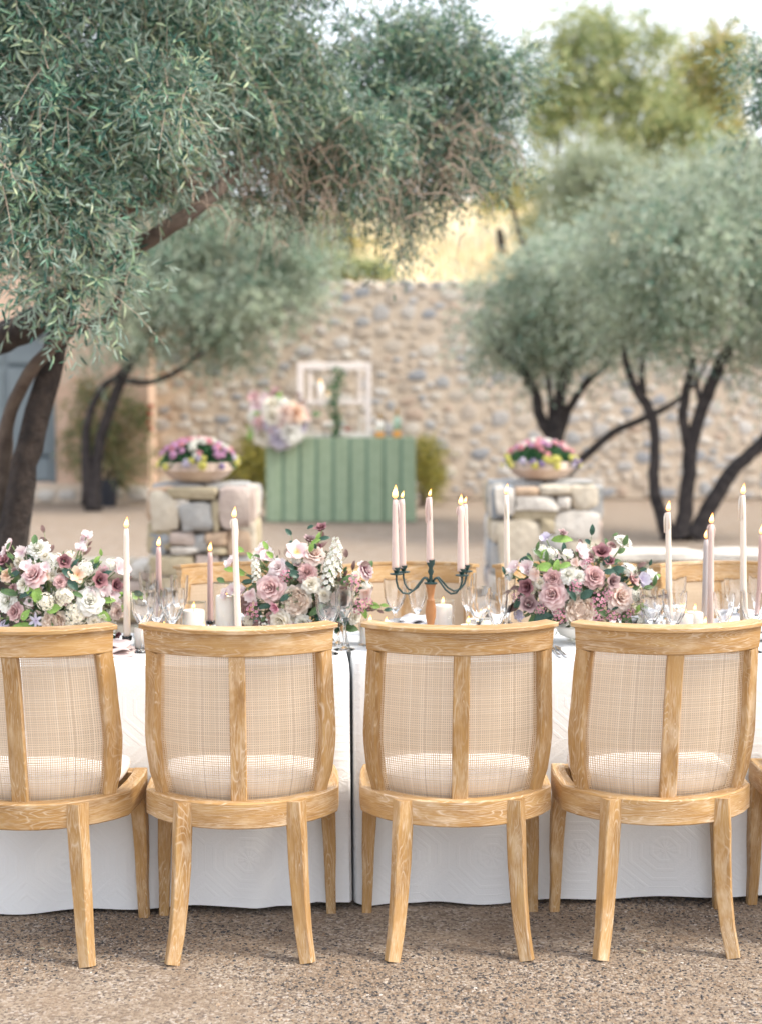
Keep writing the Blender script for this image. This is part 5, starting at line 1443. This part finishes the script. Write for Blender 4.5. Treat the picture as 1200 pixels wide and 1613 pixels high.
cl = [CP(850, 480, Y2, 84, 50, .9), CP(790, 525, Y2, 58, 30, .6), CP(900, 525, Y2, 75, 35, .7), CP(900, 420, Y2, 75, 58, .9), CP(778, 446, Y2, 33, 20, .4), CP(760, 560, Y2, 29, 15, .3), CP(960, 470, Y2, 67, 58, .8), CP(850, 570, Y2, 50, 15, .3), CP(745, 505, Y2, 21, 11, .3)]
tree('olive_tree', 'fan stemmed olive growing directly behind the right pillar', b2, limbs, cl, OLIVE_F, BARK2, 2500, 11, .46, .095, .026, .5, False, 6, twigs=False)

# fourth olive, three dark stems, right
Y3 = 16.3; b3 = (XY(1072, Y3), Y3, 0)
limbs = [([Vector(b3)] + LP([(1076, 820, Y3), (1084, 760, Y3), (1088, 700, Y3), (1108, 640, Y3), (1135, 575, Y3), (1165, 515, Y3), (1185, 450, Y3)]), [.13, .09, .08, .075, .07, .065, .05, .03], None),
         (LP([(1055, 848, Y3), (1042, 810, Y3), (1030, 760, Y3), (1032, 690, Y3), (1022, 645, Y3), (1000, 610, Y3), (985, 570, Y3), (980, 530, Y3)]), [.11, .075, .06, .055, .055, .05, .035, .02], None),
         (LP([(1085, 710, Y3), (1075, 660, Y3), (1082, 610, Y3), (1090, 570, Y3), (1078, 520, Y3)]), [.06, .055, .05, .04, .02], None),
         (LP([(1092, 848, Y3), (1110, 815, Y3), (1135, 770, Y3), (1165, 730, Y3), (1205, 695, Y3), (1260, 640, Y3), (1310, 560, Y3)]), [.12, .09, .08, .075, .07, .05, .03], None),
         (LP([(1012, 620, Y3), (1010, 585, Y3), (1018, 545, Y3)]), [.04, .03, .015], None),
         (LP([(1105, 640, Y3), (1098, 600, Y3), (1120, 560, Y3)]), [.035, .025, .012], None)]
cl = [CP(1080, 400, Y3, 109, 92, 1.1), CP(1170, 470, Y3, 84, 75, .9), CP(960, 400, Y3, 75, 67, .8), CP(1000, 500, Y3, 75, 42, .7), CP(1070, 500, Y3, 75, 42, .7), CP(1180, 350, Y3, 100, 75, 1.0), CP(1010, 320, Y3, 75, 50, .8), CP(1110, 300, Y3, 92, 50, .9), CP(1190, 560, Y3, 33, 33, .5), CP(1280, 420, Y3, 126, 109, 1.2), CP(1300, 560, Y3, 75, 50, .8), CP(1190, 250, Y3, 50, 42, .6)]
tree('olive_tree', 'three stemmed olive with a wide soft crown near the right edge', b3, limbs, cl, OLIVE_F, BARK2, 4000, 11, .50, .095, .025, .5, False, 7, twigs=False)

# branch end of one more olive reaching in at the upper right
Y4 = 8.2; b4 = (XY(1560, Y4), Y4 + .1, 0)
limbs = [([Vector(b4)] + LP([(1540, 900, Y4), (1520, 600, Y4), (1480, 350, Y4), (1400, 150, Y4)]), [.14, .11, .09, .07, .05], None), (LP([(1480, 350, Y4), (1360, 230, Y4), (1260, 150, Y4), (1195, 110, Y4)]), [.05, .035, .02, .01], None)]
cl = [CP(1215, 70, Y4, 55, 55, .25), CP(1215, 150, Y4, 62, 55, .25), CP(1330, 130, Y4, 110, 130, .5), CP(1450, 60, Y4, 170, 150, .7), CP(1200, 200, Y4, 30, 24, .2), CP(1560, 200, Y4, 150, 150, .7)]
tree('olive_tree', 'olive standing outside the frame whose branch tips enter at the upper right corner', b4, limbs, cl, OLIVE, BARK, 2000, 14, .24, .064, .011, .4, True, 8)

# ------------------------------------------------------------------ hillside behind the wall
def hill_z(x, y):
    t = max(0, y - 23.3)
    base_ = wh - .35 + t * .17 + .5 * math.sin(x * .22 + 1) * min(1, t / 10) + .25 * math.sin(x * .7 + y * .3) * min(1, t / 8)
    cap_ = 9.3 + .8 * math.sin(x * .11)
    return min(base_, cap_) if base_ < cap_ - 1 else cap_ - 1 + (1 - math.exp(-(base_ - cap_ + 1)))
mb = MB(); hx = np.linspace(-30, 45, 60); hy = np.concatenate([np.linspace(23.35, 60, 45), np.linspace(63, 140, 12)])
for y in hy:
    for x in hx: mb.v.append((x, y, hill_z(x, y)))
n = len(hx)
for j in range(len(hy) - 1):
    for i in range(n - 1): a = j * n + i; mb.face([a, a + 1, a + n + 1, a + n])
HILLM = simple('dry_hillside', (.66, .54, .34), (.84, .75, .54), .5, .95, .6, 6, .1)
o = part('hillside', mb.mesh('hillside', HILLM)); o['kind'] = 'structure'
rg = np.random.default_rng(2); n = 26000
gx = rg.uniform(-5, 14, n); gy = 23.5 + 24 * rg.random(n) ** 1.5
gz = np.array([hill_z(a, b_) for a, b_ in zip(gx, gy)]) - .02
C = np.stack([gx, gy, gz], 1); L = rg.uniform(.15, .5, n)
V, F = leaf_geo(C, np.stack([rg.normal(0, .3, n), rg.normal(0, .3, n), np.ones(n)], 1), unit(rg.normal(0, 1, (n, 3)) * np.array([1, 1, .1])), L, L * .09, hexa=False)
o = part('dry_grass', np_mesh('dry_grass', V, F, STRAW)); tag(o, 'golden dry grass covering the slope above the stone wall', 'grass', kind='stuff')

def hill_tree(label, px, pybase, Y, trunk, clumps, lm, n_twig, seed, ll=.12, group='trees on the hillside', name='desert_tree', tl=.5, bias=.4):
    x = XY(px, Y); z = hill_z(x, Y) - .1; B = (x, Y, z)
    tree(name, label, B, [([Vector(B)] + LP([(a, b_, Y) for a, b_ in trunk]), [.14] + [.09 - .05 * i / len(trunk) for i in range(len(trunk))], None)], [CP(a, b_, Y + .01, c, d, e) for (a, b_, c, d, e) in clumps], lm, BARK2, n_twig, 9, tl, ll, ll * .34, .2, False, seed, twigs=False, group=group, bias=bias)
hill_tree('slender yellow green tree rising above the wall with an open crown', 882, 300, 33, [(880, 300), (876, 240), (885, 180), (890, 120)], [(880, 190, 55, 45, 1.2), (860, 120, 50, 50, 1.0), (920, 110, 60, 60, 1.2), (890, 60, 60, 40, 1.0), (950, 170, 45, 40, .9), (930, 30, 45, 22, .8), (980, 110, 40, 50, .9), (850, 210, 40, 60, .8), (1005, 60, 50, 45, .9), (1015, 160, 55, 60, .9)], GREENL, 1900, 31, bias=.8, ll=.15)
hill_tree('bushy golden topped tree on the slope at the upper right', 1090, 300, 36, [(1085, 280), (1090, 230), (1100, 180)], [(1080, 140, 80, 45, 1.4), (1140, 100, 60, 50, 1.2), (1060, 180, 70, 50, 1.3), (1140, 190, 70, 50, 1.2)], GOLDL, 1700, 32, ll=.15, bias=.6)
hill_tree('dark green tree under the golden one on the slope', 1050, 300, 34, [(1040, 290), (1045, 240)], [(1040, 225, 65, 40, 1.2), (1100, 235, 70, 38, 1.2), (990, 240, 45, 34, .9)], GREENL, 1500, 33, ll=.15, bias=.6)
hill_tree('pale grey green bush peeping over the wall between the olives', 900, 350, 26, [(905, 330), (900, 300)], [(905, 300, 70, 50, 1.0), (960, 290, 60, 45, .9), (880, 345, 35, 36, .6), (940, 250, 40, 26, .6)], OLIVE_P, 2300, 34, .1, name='hill_bush', group='bushes on the hillside')
hill_tree('golden bush behind the dark sapling stem above the wall', 780, 400, 30, [(790, 400), (785, 360)], [(862, 372, 30, 30, .6), (790, 303, 40, 16, .6)], GOLDL, 800, 35, .1, name='hill_bush', group='bushes on the hillside')
hill_tree('sunlit yellow bush far left on the slope above the wall', 560, 420, 28, [(560, 420), (556, 390)], [(540, 385, 50, 18, .7), (480, 370, 60, 34, .9)], YELLOWL, 900, 36, .1, name='hill_bush', group='bushes on the hillside')
hill_tree('low green bush on top of the stone wall below the golden slope', 590, 440, 24.5, [(590, 425), (588, 420)], [(585, 420, 40, 14, .4), (520, 415, 60, 22, .5)], GREENL, 900, 37, .08, name='hill_bush', group='bushes on the hillside', tl=.25)
hill_tree('large pale bush behind the three stemmed olive', 1150, 320, 27, [(1150, 300), (1150, 270)], [(1110, 290, 80, 40, 1.0), (1190, 300, 60, 60, 1.0), (1250, 260, 80, 80, 1.0)], OLIVE_P, 1900, 38, .1, name='hill_bush', group='bushes on the hillside')
Ys = 27; sb = P(832, 415, Ys); sz = hill_z(sb.x, Ys) - .1
tree('sapling', 'thin dark leaning sapling stem on the golden slope', (sb.x, Ys, sz), [([Vector((sb.x, Ys, sz))] + LP([(828, 400, Ys), (815, 360, Ys), (805, 325, Ys), (780, 290, Ys)]), [.06, .05, .045, .04, .02], None)], [CP(810, 280, Ys, 40, 22, .5), CP(840, 300, Ys, 30, 20, .4)], GOLDL, BARK2, 260, 9, .3, .1, .03, .2, False, 39, twigs=False)

# shrubs at the wall foot
def shrub(name, label, x, Y, clumps, lm, n_twig, seed, ll=.06, z0=0.0, stems=5):
    B = Vector((x, Y, z0)); t = thing(name, label, 'shrub', B)
    V, F, tw = crown_geo(clumps, n_twig, 9, .22, ll, ll * .4, .1, False, seed, .4, .3); part('foliage', np_mesh('foliage', V - np.array(B)[None], F, lm), None, t, kind='stuff')
    rr = random.Random(seed); mb = MB()
    for k in range(stems):
        c = clumps[k % len(clumps)]; e = Vector(c[:3]) - B + Vector((rr.uniform(-.3, .3) * c[3], 0, 0)); mb.tube([Vector((rr.uniform(-.06, .06), rr.uniform(-.06, .06), 0)), e * .5 + Vector((rr.uniform(-.05, .05), 0, .03)), e], [.015, .011, .005], 6)
    part('stems', mb.mesh('stems', BARKP), None, t)
    return t
SY = 21.9; sxp = XY(172, SY)
POT = simple('black_plastic', (.02, .025, .035), (.03, .035, .05), 5, .5)
mb = MB(); mb.lathe([(.125, 0), (.13, .01), (.16, .36), (.17, .365), (.17, .40), (.155, .40), (.15, .34), (0, .34)], 28)
o = part('plant_pot', mb.mesh('plant_pot', POT, angle=40), None, None, (XY(170, SY - .3), SY - .35, 0)); tag(o, 'black plastic nursery pot at the foot of the stucco wall', 'plant pot')
px_ = XY(170, SY - .3)
shrub('potted_shrub', 'tall leafy shrub with reddish new leaves trained against the stucco wall', px_, SY - .35, [CP(165, 690, SY - .1, 62, 60, .2), CP(190, 735, SY - .2, 45, 28, .25), CP(140, 660, SY, 40, 55, .15), CP(205, 650, SY, 34, 45, .15), CP(215, 720, SY - .1, 28, 30, .2), CP(125, 720, SY, 25, 30, .12), CP(175, 630, SY, 50, 25, .12)], SHRUBL, 1150, 51, .055, .35)
rx_ = P(236, 655, SY - .05)
t = thing('red_flower_spray', 'small bright red flower spray at the corner where stucco meets stone', 'flowers', (rx_.x, rx_.y, 0))
for i, (a, b_) in enumerate(((238, 640), (236, 652), (234, 664), (237, 675))):
    q = part('blossom', bloom('lilac_cluster', 'red', i % 2), None, t, P(a, b_, SY - .05) - Vector((rx_.x, rx_.y, 0)), None, .09); orient(q, (0, -1, .2))
mb = MB(); e = P(236, 645, SY - .05) - Vector((rx_.x, rx_.y, 0)); mb.tube([(.0, .0, 0), e * .5 + Vector((.03, 0, 0)), e], [.01, .008, .004], 6); part('stem', mb.mesh('stem', STEMG), None, t)
shrub('yellow_shrub', 'yellow green shrub left of the green bar', XY(395, 21.5), 21.5, [CP(390, 740, 21.5, 40, 45, .5), CP(400, 710, 21.5, 30, 30, .4), CP(430, 745, 21.5, 25, 40, .4)], YELLOWL, 1300, 52, .05)
shrub('yellow_shrub', 'yellow green shrub right of the green bar', XY(665, 21.5), 21.5, [CP(665, 740, 21.5, 26, 45, .4), CP(672, 712, 21.5, 20, 20, .3)], YELLOWL, 700, 53, .05)

# ------------------------------------------------------------------ the bar
def green_cloth():
    t = NT('green_striped_cloth'); uv = t.coord('UV'); sp = t.new('ShaderNodeSeparateXYZ'); t.link(uv, sp.inputs[0])
    f = t.math('FRACT', t.math('DIVIDE', sp.outputs[0], .2145)); d = t.math('ABSOLUTE', t.math('SUBTRACT', f, .5))
    s = t.ramp(d, [(.395, 0.0), (.44, 1.0)])
    base_ = t.ramp(t.noise(t.coord('Object'), 14, 3), [(.3, (.26, .34, .225)), (.7, (.31, .39, .265))])
    t.col(t.mix(s, base_, (.15, .24, .17))); t.rough(.9); t.bump(t.noise(t.coord('Object'), 120, 3), .3, .004); return t.m
GC = green_cloth()
BYY = 18.7; bw0, bw1 = P(419, 700, BYY).x, P(654, 700, BYY).x; bh = P(536, 690, BYY).z; W = bw1 - bw0
bar = thing('bar_table', 'bar table wrapped in green cloth', 'table', ((bw0 + bw1) / 2, BYY + .38, 0))
mb = MB(); mb.box((0, 0, bh - .025), (W - .02, .72, .036), bev=.004); part('tabletop', mb.mesh('tabletop', TOPW, False), None, bar)
for sx in (-1, 1):
    for sy in (-1, 1):
        mb = MB(); mb.tube([(sx * (W / 2 - .12), sy * .28, 0), (sx * (W / 2 - .12), sy * .28, bh - .045)], .016, 8); part('leg', mb.mesh('leg', STEEL), None, bar)
mb = MB(); per = []; nW = 110; D2 = .38
for i in range(nW + 1): per.append((-W / 2 + W * i / nW, -D2))
for i in range(1, 20): per.append((W / 2, -D2 + 2 * D2 * i / 20))
for i in range(nW + 1): per.append((W / 2 - W * i / nW, D2))
for i in range(1, 20): per.append((-W / 2, D2 - 2 * D2 * i / 20))
N = len(per); rows = 10; s = [0]
for i in range(1, N + 1): a, b_ = per[i - 1], per[i % N]; s.append(s[-1] + math.hypot(a[0] - b_[0], a[1] - b_[1]))
for j in range(rows + 1):
    tt = j / rows
    for i in range(N):
        x, y = per[i]; nrm = Vector((x / (W / 2) if abs(abs(x) - W / 2) < 1e-4 else 0, y / D2 if abs(abs(y) - D2) < 1e-4 else 0, 0)); 
        pl = abs((s[i] / .2145) % 1 - .5); amp = (-.034 * max(0, (pl - .34)) / .16 + .004 * math.sin(s[i] * 6)) * min(1, tt * 3) + .012 * tt
        v = Vector((x, y, bh - tt * (bh - .012))) + nrm * amp; mb.v.append(tuple(v))
for j in range(rows):
    for i in range(N):
        i2 = (i + 1) % N; mb.face([(j + 1) * N + i, (j + 1) * N + i2, j * N + i2, j * N + i], [(s[i] , 0), (s[i + 1], 0), (s[i + 1], .1), (s[i], .1)])
mb.face(list(range(N)), [(.1, .1)] * N)
o = part('bar_cloth', mb.mesh('bar_cloth', GC, angle=50), None, None, bar.location); tag(o, 'sage green cloth with darker vertical stripes wrapping the bar', 'tablecloth')

WP = simple('chalky_white_paint', (.74, .66, .60), (.82, .75, .69), 6, .7, .3, 40, .005)
WFY = 18.95; k = FPX / WFY
wfx0, wfx1, wft = P(469, 600, WFY).x, P(585, 600, WFY).x, P(500, 571, WFY).z
wf = thing('window_frame', 'old white window frame with shelf bars standing on the bar', 'window frame', ((wfx0 + wfx1) / 2, WFY, bh + .0005))
w2 = (wfx1 - wfx0) / 2; hh = wft - bh
for s_ in (-1, 1):
    mb = MB(); mb.box((s_ * (w2 - .038), 0, hh / 2), (.076, .06, hh), bev=.006); part('stile', mb.mesh('stile', WP, False), None, wf)
for z, h_ in ((hh - .045, .09), (hh * .47, .05), (.035, .065)):
    mb = MB(); mb.box((0, 0, z), (2 * w2 - .154, .05, h_), bev=.006); part('rail', mb.mesh('rail', WP, False), None, wf)
for s_ in (-1, 1):
    mb = MB(); mb.box((s_ * (w2 - .15), .28, hh * .44), (.045, .045, hh * .88), bev=.005); part('back_leg', mb.mesh('back_leg', WP, False), None, wf)
mb = MB(); mb.box((0, .14, hh * .47 - .012), (2 * w2 - .16, .24, .02), bev=.004); part('shelf', mb.mesh('shelf', WP, False), None, wf)
shz = bh + hh * .47
for (px, pt, lab, r) in ((505, 603, 'white pillar candle on the left of the window frame shelf', .045), (517, 622, 'shorter white candle beside the taller one on the window frame shelf', .035)):
    top = P(px, pt, WFY + .14); t = thing('pillar_candle', lab, 'candle', (top.x, WFY + .14, shz))
    hc = top.z - shz; mb = MB(); mb.lathe([(r, 0), (r, hc), (r * .8, hc - .004), (0, hc - .006)], 20); part('wax', mb.mesh('wax', WHITEW), None, t); part('flame', flame_mesh(.05, .05), None, t, (0, 0, hc))
ivy = thing('leaf_garland', 'green leaf garland hanging down inside the white window frame', 'garland', (P(530, 640, WFY + .05).x, WFY - .06, bh + .001))
n = 420; rg = np.random.default_rng(8); tt = rg.random(n); zz = tt * (hh - .06)
C = np.stack([.025 * np.sin(tt * 9) + rg.normal(0, .042, n) - .02 + .02 * tt, rg.normal(0, .02, n), zz], 1); L = rg.uniform(.03, .06, n)
V, F = leaf_geo(C, rg.normal(0, 1, (n, 3)), unit(rg.normal(0, 1, (n, 3)) + np.array([0, -1, 0])), L, L * .5); part('foliage', np_mesh('foliage', V, F, GLEAF), None, ivy, kind='stuff')
mb = MB(); mb.tube([(0, 0, 0), (.01, 0, hh * .5), (-.01, .02, hh - .05)], .004, 6); part('stem', mb.mesh('stem', STEMG), None, ivy)
GOLDF = simple('amber_liquid', (.62, .26, .05), (.75, .36, .08), 5, .2); LABW = simple('cream_label', (.78, .74, .66), None, 5, .6); BOTG = simple('pale_bottle', (.36, .50, .38), (.46, .58, .44), 5, .15); FOIL = simple('gold_foil', (.50, .30, .10), None, 5, .3)
for (px, pt, bodym, lab) in ((598, 652, LABW, 'left bottle on the bar, cream body with amber base and gold neck'), (625, 643, BOTG, 'right bottle on the bar, pale green body with amber base')):
    top = P(px, pt, WFY); t = thing('bottle', lab, 'bottle', (top.x, WFY, bh + .0005)); H = top.z - bh; r = .055
    mb = MB(); mb.lathe([(r * .96, 0), (r, .01), (r, H * .25)], 20); part('base', mb.mesh('base', GOLDF), None, t)
    mb = MB(); mb.lathe([(r, H * .252), (r, H * .55), (r * .8, H * .64), (r * .4, H * .74)], 20); part('body', mb.mesh('body', bodym), None, t)
    mb = MB(); mb.lathe([(r * .41, H * .742), (r * .34, H * .95), (r * .42, H * .96), (r * .42, H), (0, H)], 16); part('neck', mb.mesh('neck', FOIL), None, t)
t = thing('drink_glass', 'red drink in a small stemmed glass inside the window frame', 'glass', (P(548, 670, WFY).x, WFY - .12, bh + .0005)) ; 
mb = MB(); mb.lathe([(.035, 0), (.03, .004), (.005, .008), (.005, .07), (.03, .09), (.042, .12), (.044, .15), (.042, .15), (.04, .12), (.02, .09), (0, .085)], 20); part('glass', mb.mesh('glass', THIN), None, t)
mb = MB(); mb.lathe([(.005, .09), (.028, .098), (.038, .12), (.039, .13), (0, .13)], 20); part('drink', mb.mesh('drink', simple('red_drink', (.5, .03, .04), None, 5, .2)), None, t)

AB = [(440, 690, 44, 'rose', 'lilac'), (456, 680, 44, 'rose', 'white'), (470, 668, 40, 'garden_rose', 'lilac'), (428, 655, 40, 'rose', 'cream'), (412, 686, 36, 'rose', 'cream'), (450, 648, 38, 'rose', 'blush'), (466, 650, 40, 'rose', 'peach'), (440, 666, 24, 'rose', 'blush'), (430, 635, 34, 'ranunculus', 'cream'), (445, 655, 22, 'ranunculus', 'mauve'),
      (420, 625, 30, 'sweet_pea', 'pea'), (405, 640, 30, 'sweet_pea', 'pea'), (430, 618, 26, 'sweet_pea', 'mauve'), (400, 625, 26, 'sweet_pea', 'mauve'), (410, 665, 28, 'waxflower', 'pink'), (395, 655, 28, 'lilac_cluster', 'white'), (480, 655, 26, 'sweet_pea', 'blush'), (432, 677, 20, 'rose', 'mauve'), (448, 635, 26, 'lilac_cluster', 'white'), (402, 672, 26, 'sweet_pea', 'pea'), (425, 695, 24, 'rose', 'white')]
LB = [(435, 698, 34, 'dark', 250), (425, 690, 30, 'dark', 200), (445, 702, 26, 'dark', 280), (405, 650, 24, 'bright', 150), (440, 625, 22, 'bright', 80), (455, 695, 24, 'dark', 300)]
arrangement('blurred loose bunch of pale flowers spilling over the left end of the green bar', 440, 18.62, 662, 46, 40, .22, AB, LB, None, 4, 1.0, baseZ=bh, nfol=160, nfill=8, fillers=(('lilac_cluster', 'white'), ('ranunculus', 'cream'), ('sweet_pea', 'white'), ('rose', 'lilac')))
vb = MB(); vb.lathe([(.06, 0), (.08, .02), (.10, .10), (.095, .14), (.085, .14), (.08, .03), (0, .02)], 24)
# its low vase stands on the bar top
for o in [q for q in bpy.data.objects if q.get('label', '').startswith('blurred loose bunch')]:
    part('vase', vb.mesh('vase', CER), None, o, (0.0, .25, 0))
print('objects', len(bpy.data.objects))
